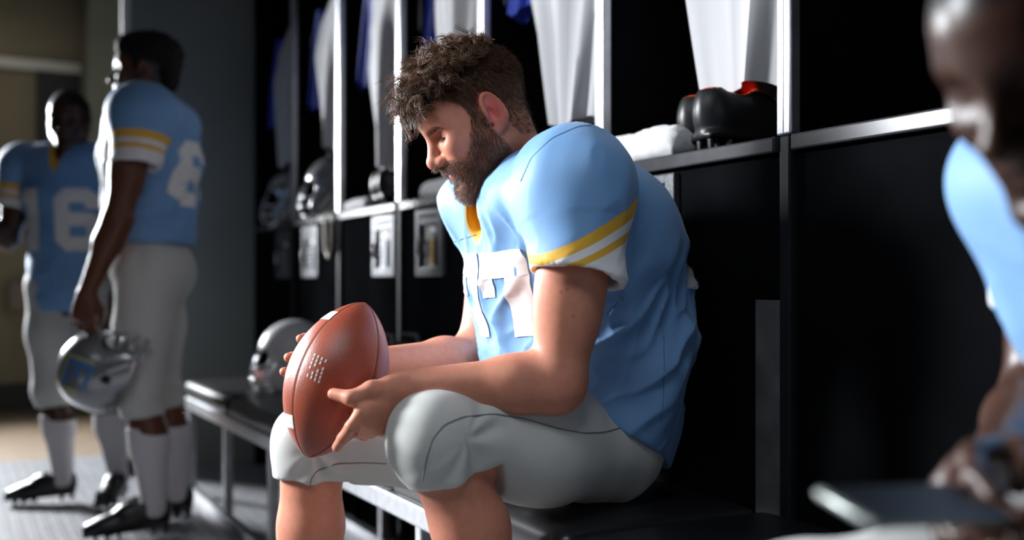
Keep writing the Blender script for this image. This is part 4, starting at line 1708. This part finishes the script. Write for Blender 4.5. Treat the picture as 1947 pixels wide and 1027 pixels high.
for c in range(4):
    for r in range(6):
        if (c + r) % 5 == 4:
            continue
        t = 0.10 - r * 0.050 - c * 0.010 + .03
        a = math.radians(-34 + c * 5.2 + r * 0.2)
        vs, fs = ball_patch(a - 0.016, a + 0.016, t - 0.019, t + 0.019, 2, 2, 0.0005)
        mk.add(vs, fs)
mk.build('printed_mark', M_BWHITE, ball, smooth=True)
la = math.radians(-148)
lc = MB()
for i in range(8):
    t = -0.30 + i * 0.085
    pts = [((float(ball_r(t)) + 0.002) * math.cos(la + d), (float(ball_r(t)) + 0.002) * math.sin(la + d), t * BL) for d in np.linspace(-.16, .16, 7)]
    lc.tube(pts, 0.0025, 6)
lc.tube([((float(ball_r(t)) + 0.001) * math.cos(la), (float(ball_r(t)) + 0.001) * math.sin(la), t * BL) for t in np.linspace(-.34, .34, 9)], 0.003, 6)
lc.build('laces', M_BWHITE, ball, smooth=True)

# ------------------------------------------------------------------ seated player with the ball
HA = (1.10, 1.76, 0.0)
HJ = dict(neck=(0.105, 0, 1.035),
          shL=(0.135, 0.250, 1.03), elL=(0.190, 0.238, 0.728), wrL=(0.425, 0.140, 0.724),
          shR=(0.02, -0.195, 1.02), elR=(0.135, -0.185, 0.735), wrR=(0.415, -0.085, 0.745),
          hipL=(-0.005, 0.10, 0.595), knL=(0.388, 0.185, 0.642), anL=(0.235, 0.20, 0.17), toeL=(0.35, 0.20, 0.04),
          hipR=(0.0, -0.10, 0.595), knR=(0.462, -0.240, 0.580), anR=(0.50, -0.25, 0.09), toeR=(0.64, -0.27, 0.035))
HT = [((0.0, 0, 0.655), (0.180, 0.224, 0.26)),
      ((-0.025, 0, 0.790), (0.198, 0.215, 0.175)),
      ((0.000, 0, 0.930), (0.215, 0.225, 0.180)),
      ((0.065, 0, 1.040), (0.165, 0.225, 0.105))]


def finger(px, rads):
    pts = [cw(*p) for p in px]
    pts = [pts[0]] + [ball_push(p, r * 0.93) for p, r in zip(pts[1:], rads[1:])]
    return pts


B_ = Fr(np.array(HA), yaw_R(PI))
wl, wr_ = B_.w(HJ['wrL']), B_.w(HJ['wrR'])
LH = []
F0 = {'index': ([(690, 782, 1.690), (668, 812, 1.685), (652, 834, 1.70), (640, 851, 1.715)], [.0125, .0105, .0095, .0080]),
      'middle': ([(702, 801, 1.705), (686, 815, 1.755), (672, 820, 1.79), (658, 818, 1.82)], [.0130, .0108, .0098, .0085]),
      'ring': ([(720, 812, 1.72), (706, 822, 1.775), (692, 822, 1.81), (676, 815, 1.84)], [.0125, .0102, .0092, .0080]),
      'little': ([(740, 814, 1.74), (728, 820, 1.79), (716, 818, 1.82), (702, 810, 1.845)], [.0115, .0092, .0083, .0075])}
for nm, (px, rd) in F0.items():
    pts = finger(px, rd)
    LH.append(cone(wl + (pts[0] - wl) * 0.08, pts[0], 0.020, rd[0] * 1.12, k=0.014))
    LH += chain(pts, rd, k=0.004)
tp = finger([(742, 738, 1.722), (706, 741, 1.700), (668, 757, 1.690), (634, 749, 1.705)], [.0170, .0135, .0118, .0095])
LH += [cone(wl, tp[0], 0.024, 0.019, k=0.014)] + chain(tp, [.0190, .0138, .0118, .0096], k=0.008)
RH = []
F1 = {'index': ([(622, 668, 1.935), (596, 652, 1.925), (580, 644, 1.870), (577, 646, 1.825)], [.0125, .0105, .0095, .0080]),
      'middle': ([(612, 686, 1.935), (578, 682, 1.92), (556, 680, 1.860), (552, 681, 1.815)], [.0130, .0108, .0098, .0085]),
      'ring': ([(612, 704, 1.93), (576, 708, 1.91), (551, 708, 1.855), (546, 709, 1.810)], [.0125, .0102, .0092, .0080]),
      'little': ([(620, 722, 1.92), (590, 732, 1.90), (574, 736, 1.88), (566, 738, 1.855)], [.0115, .0092, .0083, .0075])}
for nm, (px, rd) in F1.items():
    pts = finger(px, rd)
    RH.append(cone(wr_ + (pts[0] - wr_) * 0.08, pts[0], 0.020, rd[0] * 1.12, k=0.014))
    RH += chain(pts, rd, k=0.004)
tp = finger([(668, 668, 1.93), (658, 640, 1.905), (652, 622, 1.89), (648, 606, 1.875)], [.0165, .0132, .0115, .0095])
RH += [cone(wr_, tp[0], 0.024, 0.019, k=0.014)] + chain(tp, [.0180, .0135, .0115, .0096], k=0.008)

hero = make_person(
    'person', 'bearded player with curly brown hair seated on the bench, looking down at a football', HA, PI, HJ, HT,
    dict(c=(0.216, 0, 1.198), pitch=math.radians(31), yaw=math.radians(-13), roll=0.0, beard=True, hair_col=(0.035, 0.018, 0.011), scalp=0.85,
         collar_r=(0.072, 0.080), collar_w=0.006, collar_front=0.13, vneck=((0.17, 0, 1.12), (0.245, 0, 0.955)), vr=(0.055, 0.004), v_w=0.007, vz=0.95),
    'fair', res=0.0029, hands=(LH, RH),
    sleeve=dict(top=(0.145, 0.225, 1.045), end=(0.162, 0.262, 0.906), r0=0.084, r1=0.079, hem_n=(0.26, 0.10, -0.95),
                cap=[((0.142, 0.215, 1.065), (0.100, 0.112, 0.104))], pads=[((0.110, 0.115, 1.060), (0.125, 0.118, 0.088)), ((0.02, 0.12, 1.0), (0.15, 0.12, 0.12))],
                bands=((0.250, 0.938, 0.880), (0.080, 1.037, 0.933)),
                R=dict(top=(0.02, 0.20, 1.03), end=(0.03, 0.20, 0.915), r0=0.080, r1=0.070, cap=[((0.05, 0.180, 1.04), (0.115, 0.095, 0.10))])),
    hemcut=((-0.096, 0, 0.558), (0.49, 0, -0.87)),
    pants=dict(r0=0.108, rm=0.106, rk=0.072, rh=0.067, hem=0.066, pelvis=[((0.018, 0, 0.60), (0.150, 0.170, 0.112)), ((0.01, 0, 0.68), (0.14, 0.165, 0.10))],
               waist=((0.12, 0, 0.765), (-0.2, 0, 1)), sock=0.40),
    detail=True, seed=2, wrinkle=0.017, jres=0.0045, pres=0.005)
hA = hero['A']
jb = bvh_of(hero['jersey'])
pb = bvh_of(hero['pants'])
V_, F_ = mesh_sdf([ell(B_.w((0.085, 0.03, 0.715)), (0.085, 0.12, 0.045), B_.R)], 0.007)
V_ += normals_np(V_, F_) * (0.012 * (vnoise(V_ * 40) - .5))[:, None]
mesh_np('undershirt', V_ - hA, F_, M_SOCK, hero['root'])
# number 77 on the chest
project_number('77', jb, B_.w((0.22, 0.0, 0.868)), np.array([0, -1.0, 0]), 0.88 * nrm(B_.R @ np.array((0.28, 0, 0.96))), nrm(B_.R @ np.array((0.96, 0, -0.28))),
               0.122, 0.010, hero['jersey'], hA)
project_number('77', jb, B_.w((-0.2, 0.0, 0.89)), np.array([0, 1.0, 0]), np.array([0, 0, 1.0]), np.array([1.0, 0, 0]), 0.135, 0.02, hero['jersey'], hA)
M_JSEAM = mat('blue_seam_thread', (0.09, 0.20, 0.40), rough=0.7)
seam_tube(hero['jersey'], jb, hA, [(1262, 640), (1263, 700), (1261, 760), (1256, 800)], 0.0011, m=M_JSEAM)
seam_tube(hero['jersey'], jb, hA, [(1150, 236), (1100, 240), (1050, 262), (1010, 300), (990, 345)], 0.0011, m=M_JSEAM)
seam_tube(hero['jersey'], jb, hA, [(860, 460), (885, 452), (905, 447)], 0.0011, m=M_JSEAM)
# seams of the knee panels
seam_tube(hero['pants'], pb, hA, [(803, 915), (812, 870), (822, 835), (845, 808), (880, 793), (940, 787), (1000, 797), (1060, 815), (1110, 824), (1150, 822), (1185, 812), (1205, 802)], 0.0014)
seam_tube(hero['pants'], pb, hA, [(592, 944), (590, 915), (600, 897), (640, 882), (690, 880), (735, 882)], 0.0014)

# ---- hair, beard, brows of the seated player
H = hero['H']
me = hero['body'].data
n = len(me.vertices)
BV = np.empty(n * 3, np.float32)
me.vertices.foreach_get('co', BV)
BV = BV.reshape(-1, 3).astype(float) + hA
BN = np.empty(n * 3, np.float32)
me.vertices.foreach_get('normal', BN)
BN = BN.reshape(-1, 3).astype(float)
near = np.linalg.norm(BV - H.o, axis=1) < 0.2
BV, BN = BV[near], BN[near]
BLc = H.loc(BV)
BNl = BN @ H.R
rng = np.random.RandomState(11)
M_HAIR = mat('curly_brown_hair', (0.105, 0.050, 0.025), rough=0.48, spec=0.3, noise=(60, 0.4))
M_BEARD = mat('brown_beard', (0.13, 0.064, 0.034), rough=0.55, spec=0.4, noise=(80, 0.3))


def pick(mask, n_):
    idx = np.where(mask)[0]
    return rng.choice(idx, n_, replace=len(idx) < n_)


hm = hair_mask(BLc)
x_, y_, z_ = BLc[:, 0], np.abs(BLc[:, 1]), BLc[:, 2]
# long curls on the top, short cropped sides
topw = sstep(0.055, 0.100, z_ + 0.18 * np.minimum(x_, .05) * 1.0 - 0.02)
parts_V, parts_F, off = [], [], 0


def add_part(V, F):
    global off
    parts_V.append(V)
    parts_F.append(F + off)
    off += len(V)


def locks(ii, dd, ln, rad, cr, turns, bend, per, spread, nseg=24):
    """curly locks: `per` hairs share one helix"""
    m_ = len(ii)
    rep = np.repeat(np.arange(m_), per)
    N_ = len(rep)
    ph = (rng.rand(m_) * 6.283)[rep] + 0.30 * rng.randn(N_)
    t1 = rng.randn(m_, 3)[rep]
    root = BV[ii][rep] - BN[ii][rep] * .002 + spread * rng.randn(N_, 3)
    return strands(root, (dd[rep] + .05 * rng.randn(N_, 3)) @ H.R.T, ln[rep] * (0.85 + .3 * rng.rand(N_)), rad, nseg=nseg,
                   curl=(cr[rep] * (0.85 + .3 * rng.rand(N_)), turns[rep]), bend=bend[rep] @ H.R.T, rng=rng, ph=ph, t1=t1)


tmask = (hm > 0.5) & (topw > 0.40) & (z_ > 0.05)
ii = pick(tmask, 430)
L0 = BLc[ii]
m_ = len(ii)
ln = 0.020 + 0.022 * topw[ii] * sstep(-0.10, 0.04, L0[:, 0]) + 0.010 * rng.rand(m_)
fl = np.stack([0.5 * np.ones(m_), 0.25 * np.sign(L0[:, 1]) * rng.rand(m_), -0.10 * np.ones(m_)], 1) + 0.40 * rng.randn(m_, 3)
dd = BNl[ii] * 0.9 + fl * sstep(-0.05, 0.07, L0[:, 0])[:, None] + 0.2 * rng.randn(m_, 3)
V_, F_ = locks(ii, dd, ln, 0.00075, 0.0085 + 0.005 * rng.rand(m_), 0.9 + 1.0 * rng.rand(m_), np.array([[0.25, 0, -0.35]]) + 0.25 * rng.randn(m_, 3), 11, 0.0014)
add_part(V_, F_)
# the fringe: bigger ringlets falling over the forehead
fm = (hm > 0.5) & (x_ > 0.050) & (z_ > 0.075) & (z_ < 0.125)
ii = pick(fm, 85)
L0 = BLc[ii]
m_ = len(ii)
dd = np.stack([np.full(m_, .95), 0.35 * L0[:, 1] / .05, np.full(m_, 0.20)], 1) + 0.25 * rng.randn(m_, 3)
V_, F_ = locks(ii, dd, 0.030 + 0.020 * rng.rand(m_), 0.0008, 0.0095 + 0.004 * rng.rand(m_), 1.3 + 1.0 * rng.rand(m_),
               np.array([[0.05, 0, -0.62]]) + 0.2 * rng.randn(m_, 3), 12, 0.0013, 30)
add_part(V_, F_)
# short sides
smask = (hm > 0.4) & (topw < 0.75)
ii = pick(smask & (rng.rand(len(hm)) < 0.25 + .75 * sstep(-0.06, 0.05, z_)), 11000)
L0 = BLc[ii]
dd = BNl[ii] * 0.5 + np.array([[-0.15, 0, -0.75]]) + 0.25 * rng.randn(len(ii), 3)
V_, F_ = strands(BV[ii], dd @ H.R.T, 0.005 + 0.011 * sstep(0.02, 0.08, L0[:, 2]) + .004 * rng.rand(len(ii)), 0.00030, nseg=2, rng=rng)
add_part(V_, F_)
Vh, Fh = np.concatenate(parts_V), np.concatenate(parts_F)
hair = mesh_np('hair', Vh - hA, Fh, M_HAIR, hero['root'])
# a dense undercoat so no scalp shines through
sp = [ell(H.w((-0.012, 0, 0.056)), np.array((0.104, 0.077, 0.087)) * H.s, H.R, k=.02), ell(H.w((0.040, 0, 0.088)), np.array((0.066, 0.060, 0.048)) * H.s, H.R, k=.03),
      Pr('plane', 0.01, 'cut', c=H.w((0.0, 0, 0.058)), n=nrm(H.R @ np.array((0.10, 0, -1.0))))]
V_, F_ = mesh_sdf(sp, 0.004)
V_ = V_ + normals_np(V_, F_) * (0.010 * (vnoise(V_ * 95) - .6) + 0.006 * (vnoise(V_ * 210) - .5))[:, None]
mesh_np('hair_undercoat', V_ - hA, F_, mat('hair_undercoat', (0.030, 0.015, 0.009), rough=0.9, spec=0.05), hero['root'])
# beard
bm_ = beard_mask(BLc)
ii = pick(bm_ > 0.40, 10000)
L0 = BLc[ii]
dd = BNl[ii] * 0.55 + np.array([[0.25, 0, -0.8]]) + 0.25 * rng.randn(len(ii), 3)
V_, F_ = strands(BV[ii], dd @ H.R.T, 0.005 + 0.006 * sstep(-0.05, -0.095, L0[:, 2]) + .003 * rng.rand(len(ii)), 0.00027, nseg=2, rng=rng)
mesh_np('beard', V_ - hA, F_, M_BEARD, hero['root'])
# brows and lashes
bw = (np.abs(z_ - (0.0245 + 0.004 * sstep(.01, .035, y_) - .010 * sstep(.036, .05, y_))) < 0.0035) & (y_ > 0.010) & (y_ < 0.049) & (x_ > 0.045)
if bw.any():
    ii = pick(bw, 330)
    sgn = np.sign(BLc[ii, 1])
    dd = BNl[ii] * 0.35 + np.stack([-0.3 * np.ones(len(ii)), sgn * 0.8, 0.15 * np.ones(len(ii))], 1) + 0.2 * rng.randn(len(ii), 3)
    V_, F_ = strands(BV[ii], dd @ H.R.T, 0.005 + .003 * rng.rand(len(ii)), 0.00038, nseg=2, rng=rng)
    for sg in (1, -1):
        keep = (np.sign((H.loc(V_))[:, 1]) == sg)
        kf = keep[F_].all(1)
        ids = np.cumsum(keep) - 1
        mesh_np('eyebrow', V_[keep] - hA, ids[F_[kf]], M_BEARD, hero['root'])
lash = MB()
for q in (1, -1):
    pts = []
    for a in np.linspace(-1.05, 1.05, 15):
        c = np.array((0.0655, q * 0.031, 0.011))
        pts.append(tuple(H.w(c + 0.0153 * np.array((math.cos(a) * .93, math.sin(a) * q, -0.36 + .05 * math.cos(2 * a)))) - hA))
    lash.tube(pts, 0.0012, 5)
    for a in np.linspace(-0.8, 1.0, 22):
        c = np.array((0.0665, q * 0.031, 0.012))
        p0 = c + 0.0152 * np.array((math.cos(a) * .93, math.sin(a) * q, -0.36))
        p1 = p0 + np.array((0.0085 * math.cos(a), 0.005 * math.sin(a) * q, -0.0050))
        lash.tube([tuple(H.w(p0) - hA), tuple(H.w(p1) - hA)], [0.0006, 0.00015], 4)
lash.build('eyelashes', M_PAD, hero['root'])


# ------------------------------------------------------------------ hair caps for the other players
def hair_cap(person, specs, amp, freq, color, res=0.006, name='hair', n_tufts=0):
    h = person['H']
    sp = []
    for c, r, op in specs:
        sp.append(ell(h.w(c), np.array(r) * h.s, h.R, k=0.02, op=op))
    V, F = mesh_sdf(sp, res)
    V = V + normals_np(V, F) * (amp * (vnoise(V * freq) - .5) + amp * .6 * (vnoise(V * freq * 2.3) - .5))[:, None]
    return mesh_np(name, V - person['A'], F, mat(name + '_black', color, rough=0.75, spec=0.25), person['root'])


# ------------------------------------------------------------------ player standing by the bench, helmet in hand
TS = [((0.00, 0, 1.05), (0.155, 0.180, 0.15)),
      ((0.00, 0, 1.18), (0.165, 0.190, 0.15)),
      ((0.00, 0, 1.34), (0.180, 0.215, 0.16)),
      ((-0.01, 0, 1.47), (0.165, 0.230, 0.10))]
SA = cw(286, 1003, 3.80)
SA[2] = 0
SANG = math.radians(163)
SJ = dict(neck=(-0.015, 0, 1.52), shL=(0.0, 0.225, 1.46), elL=(0.070, 0.275, 1.10), wrL=(0.165, 0.270, 0.865),
          shR=(0.0, -0.225, 1.46), elR=(0.0, -0.29, 1.12), wrR=(0.12, -0.27, 0.90),
          hipL=(0.0, 0.095, 0.93), knL=(0.020, 0.11, 0.50), anL=(-0.03, 0.115, 0.10), toeL=(0.12, 0.14, 0.04),
          hipR=(0.0, -0.095, 0.93), knR=(-0.02, -0.12, 0.50), anR=(-0.085, -0.13, 0.10), toeR=(0.06, -0.16, 0.04))
SB = Fr(SA, yaw_R(SANG))
hl = hand_prims(SB.w(SJ['wrL']), SB.R @ np.array((0.15, 0.0, -1.0)), SB.R @ np.array((0.1, 1.0, 0.1)), 1, curl=0.75)
hr = hand_prims(SB.w(SJ['wrR']), SB.R @ np.array((0.25, 0.0, -1.0)), SB.R @ np.array((0.1, -1.0, 0.1)), -1, curl=0.45)
PANT_ST = dict(r0=0.108, rm=0.095, rk=0.076, rh=0.068, hem=0.075, pelvis=[((0.0, 0, 0.97), (0.14, 0.170, 0.13)), ((-0.03, 0, 0.92), (0.125, 0.16, 0.10))], sock=0.26)
SLV = dict(top=(0.0, 0.235, 1.46), end=(0.015, 0.262, 1.29), r0=0.095, r1=0.080, hem_n=(0.05, 0.15, -0.98), cap=[((-0.005, 0.205, 1.475), (0.120, 0.095, 0.105))], pads=[((0, 0.11, 1.49), (0.11, 0.11, 0.08))], band_len=0.105)
stand = make_person(
    'person', 'player with short black curls standing by the bench in profile, helmet in hand', SA, SANG, SJ, TS,
    dict(c=(0.020, 0, 1.640), pitch=math.radians(-2), yaw=math.radians(0), scalp=0.95, hair_col=(0.008, 0.007, 0.007), collar_r=(0.070, 0.085), collar_w=0.010),
    'brown', res=0.006, hands=(hl, hr), sleeve=SLV, hemcut=((0, 0, 1.035), (0.02, 0, -1)), pants=PANT_ST, detail=True, seed=5, wrinkle=0.009)
hair_cap(stand, [((-0.020, 0, 0.078), (0.110, 0.084, 0.082), 'add'), ((0.045, 0, 0.100), (0.055, 0.062, 0.045), 'add'), ((-0.075, 0, 0.02), (0.045, 0.065, 0.075), 'add'),
                 ((0.085, 0, 0.000), (0.075, 0.10, 0.072), 'sub'), ((0.0, 0.09, 0.0), (0.045, 0.03, 0.05), 'sub'), ((0.0, -0.09, 0.0), (0.045, 0.03, 0.05), 'sub')],
         0.012, 110, (0.008, 0.007, 0.007), name='short_curls')
sb = bvh_of(stand['jersey'])
project_number('66', sb, SB.w((0.2, 0, 1.27)), SB.R @ np.array((0, 1.0, 0)), np.array([0, 0, 1.0]), SB.R @ np.array((1.0, 0, 0)), 0.155, 0.025, stand['jersey'], SA)
project_number('66', sb, SB.w((-0.2, 0, 1.28)), SB.R @ np.array((0, -1.0, 0)), np.array([0, 0, 1.0]), SB.R @ np.array((-1.0, 0, 0)), 0.155, 0.025, stand['jersey'], SA)

# helmet hanging from his left hand, opening up and to the right
hc = cw(182, 703, 3.60)
Rh = SB.R @ np.array([[-0.35, 0.0, 0.94], [0.0, -1.0, 0.0], [0.94, 0.0, 0.35]])
MH = Matrix([[*Rh[0], hc[0]], [*Rh[1], hc[1]], [*Rh[2], hc[2]], [0, 0, 0, 1]])
held = helmet(MH, 'silver helmet with blue decal hanging from the hand of the standing player')


def helmet_decal(t, side):
    """blue and yellow block letter on the side of the shell"""
    rel = []
    for (a0, b0, a1, b1, m, nm, lf) in (
            (-0.052, -0.045, 0.052, -0.028, M_DECB, 'decal', .0016), (-0.052, 0.028, 0.052, 0.045, M_DECB, 'decal', .0016), (0.035, -0.045, 0.052, 0.045, M_DECB, 'decal', .0016),
            (-0.010, -0.009, 0.040, 0.009, M_DECB, 'decal', .0016),
            (-0.060, -0.053, 0.060, 0.053, M_DECY, 'decal_outline', .0008)):
        vs, fs = [], []
        n_ = 10
        for i in range(n_ + 1):
            for k in range(n_ + 1):
                x = -0.025 + a0 + (a1 - a0) * i / n_
                z = 0.035 + b0 + (b1 - b0) * k / n_
                yy = 0.113 * math.sqrt(max(0.02, 1 - (x / .137) ** 2 - (z / .125) ** 2)) + lf
                vs.append((x, side * yy, z))
        for i in range(n_):
            for k in range(n_):
                b = i * (n_ + 1) + k
                fs.append((b, b + 1, b + n_ + 2, b + n_ + 1))
        if nm == 'decal_outline':
            # ring only
            fs = [f for q_, f in enumerate(fs) if (q_ // n_ in (0, n_ - 1)) or (q_ % n_ in (0, n_ - 1))]
        MB().add(vs, fs).build(nm, m, t, smooth=True)


helmet_decal(held, 1)
helmet_decal(held, -1)

# ------------------------------------------------------------------ player with number 16 in the back
TA = cw(138, 953, 4.30)
TA[2] = 0
TANG = math.radians(237)
TJ = dict(neck=(-0.005, 0, 1.52), shL=(0.0, 0.225, 1.45), elL=(0.02, 0.30, 1.12), wrL=(0.14, 0.26, 0.90),
          shR=(0.0, -0.225, 1.45), elR=(0.03, -0.275, 1.15), wrR=(0.16, -0.42, 1.24),
          hipL=(0.0, 0.095, 0.93), knL=(0.02, 0.15, 0.50), anL=(-0.02, 0.20, 0.10), toeL=(0.14, 0.22, 0.04),
          hipR=(0.0, -0.095, 0.93), knR=(0.05, -0.07, 0.50), anR=(0.04, -0.02, 0.10), toeR=(0.09, -0.17, 0.04))
TB = Fr(TA, yaw_R(TANG), 0.93)
hl = hand_prims(TB.w(TJ['wrL']), TB.R @ np.array((0.2, 0.0, -1.0)), TB.R @ np.array((0.1, 1.0, 0.1)), 1, curl=0.45, sc=.93)
hr = hand_prims(TB.w(TJ['wrR']), TB.R @ np.array((0.5, -0.7, 0.3)), TB.R @ np.array((0.1, -0.3, 1.0)), 1, curl=0.5, sc=.93)
TT = [((0.00, 0, 0.93), (0.150, 0.175, 0.20))] + TS
far = make_person(
    'person', 'dark-haired player in jersey number 16 standing in the background at the left', TA, TANG, TJ, TT,
    dict(c=(0.03, 0, 1.655), pitch=math.radians(4), yaw=math.radians(10), scalp=0.95, hair_col=(0.006, 0.005, 0.005), collar_r=(0.072, 0.085), collar_w=0.016,
         vneck=((0.08, 0, 1.58), (0.17, 0, 1.455)), vr=(0.05, 0.008), v_w=0.010, vz=1.4, beard=False),
    'dark', res=0.006, sc=0.93, hands=(hl, hr), sleeve=SLV, hemcut=((0, 0, 0.835), (0.02, 0, -1)), pants=PANT_ST, detail=True, seed=8, wrinkle=0.009)
hair_cap(far, [((-0.014, 0, 0.056), (0.104, 0.080, 0.088), 'add'), ((0.085, 0, 0.005), (0.075, 0.10, 0.072), 'sub'), ((0.0, 0.09, 0.0), (0.05, 0.03, 0.05), 'sub'),
               ((0.0, -0.09, 0.0), (0.05, 0.03, 0.05), 'sub')], 0.003, 200, (0.006, 0.005, 0.005), name='cropped_hair')
tb = bvh_of(far['jersey'])
project_number('16', tb, TB.w((0.2, 0, 1.23)), TB.R @ np.array((0, 1.0, 0)), np.array([0, 0, 1.0]), TB.R @ np.array((1.0, 0, 0)), 0.165, 0.015, far['jersey'], TA)

# ------------------------------------------------------------------ player seated in the foreground, right edge
GA = np.array((1.13, 0.53, 0.0))
GJ = dict(neck=(0.175, 0, 1.0),
          shL=(0.12, 0.235, 1.00), elL=(0.14, 0.26, 0.735), wrL=(0.30, 0.09, 0.715),
          shR=(0.0, -0.20, 0.97), elR=(0.065, -0.205, 0.755), wrR=(0.282, -0.10, 0.735),
          hipL=(0.0, 0.10, 0.595), knL=(0.42, 0.19, 0.585), anL=(0.38, 0.20, 0.10), toeL=(0.52, 0.21, 0.04),
          hipR=(0.0, -0.10, 0.595), knR=(0.42, -0.20, 0.570), anR=(0.42, -0.21, 0.10), toeR=(0.56, -0.22, 0.04))
GT = [((0.0, 0, 0.650), (0.170, 0.190, 0.16)), ((0.005, 0, 0.785), (0.195, 0.21, 0.17)), ((0.06, 0, 0.92), (0.215, 0.225, 0.17)), ((0.125, 0, 0.99), (0.175, 0.225, 0.10))]
GB = Fr(GA, yaw_R(PI))
hl = hand_prims(GB.w(GJ['wrL']), np.array((-0.9, 0.35, -0.1)), np.array((-0.1, -0.8, 0.6)), -1, curl=0.55)
hr = hand_prims(GB.w(GJ['wrR']), np.array((-0.95, -0.25, -0.05)), np.array((0.0, 0.75, 0.6)), 1, curl=0.55)
fg = make_person(
    'person', 'blurred player in light blue jersey leaning forward at the right edge', GA, PI, GJ, GT,
    dict(c=(0.322, -0.01, 1.080), pitch=math.radians(30), yaw=math.radians(0), scalp=0.95, hair_col=(0.006, 0.005, 0.005), collar_r=(0.075, 0.085), collar_w=0.008),
    'dark', res=0.006, hands=(hl, hr),
    sleeve=dict(top=(0.12, 0.24, 1.00), end=(0.13, 0.25, 0.862), r0=0.092, r1=0.080, hem_n=(0.05, 0.10, -0.98), cap=[((0.12, 0.215, 1.0), (0.12, 0.10, 0.105))], pads=[((0.14, 0.11, 1.01), (0.12, 0.12, 0.080))], band_len=0.075,
                R=dict(top=(0.0, 0.20, 0.97), end=(0.01, 0.212, 0.862), cap=[((0.03, 0.185, 0.99), (0.12, 0.095, 0.10))])),
    hemcut=((-0.096, 0, 0.565), (0.51, 0, -0.86)),
    pants=dict(r0=0.108, rm=0.100, rk=0.079, rh=0.066, hem=0.082, pelvis=[((0.0, 0, 0.60), (0.165, 0.185, 0.112)), ((0.0, 0, 0.68), (0.15, 0.175, 0.10))], sock=0.40),
    detail=True, seed=4, wrinkle=0.008)
hair_cap(fg, [((-0.014, 0, 0.056), (0.104, 0.080, 0.088), 'add'), ((0.085, 0, 0.005), (0.075, 0.10, 0.072), 'sub'), ((0.0, 0.09, 0.0), (0.05, 0.03, 0.05), 'sub'),
              ((0.0, -0.09, 0.0), (0.05, 0.03, 0.05), 'sub')], 0.003, 200, (0.006, 0.005, 0.005), name='cropped_hair')
# the phone in his hands
pc = cw(1738, 962, 0.80)
t = empty('phone', pc)
t.rotation_euler = (math.radians(12), math.radians(3), math.radians(-4))
tag(t, 'dark phone held low by the blurred foreground player', 'phone')
MB().rbox((-0.070, -0.034, -0.004), (0.070, 0.034, 0.004), 0.004, 3).build('phone_case', mat('phone_case', (0.25, 0.28, 0.27), rough=0.25, metal=0.4), t, smooth=True, auto=40)
MB().box((-0.065, -0.030, 0.004), (0.065, 0.030, 0.0046)).build('phone_screen', mat('phone_glass', (0.01, 0.01, 0.012), rough=0.45, spec=0.2), t)
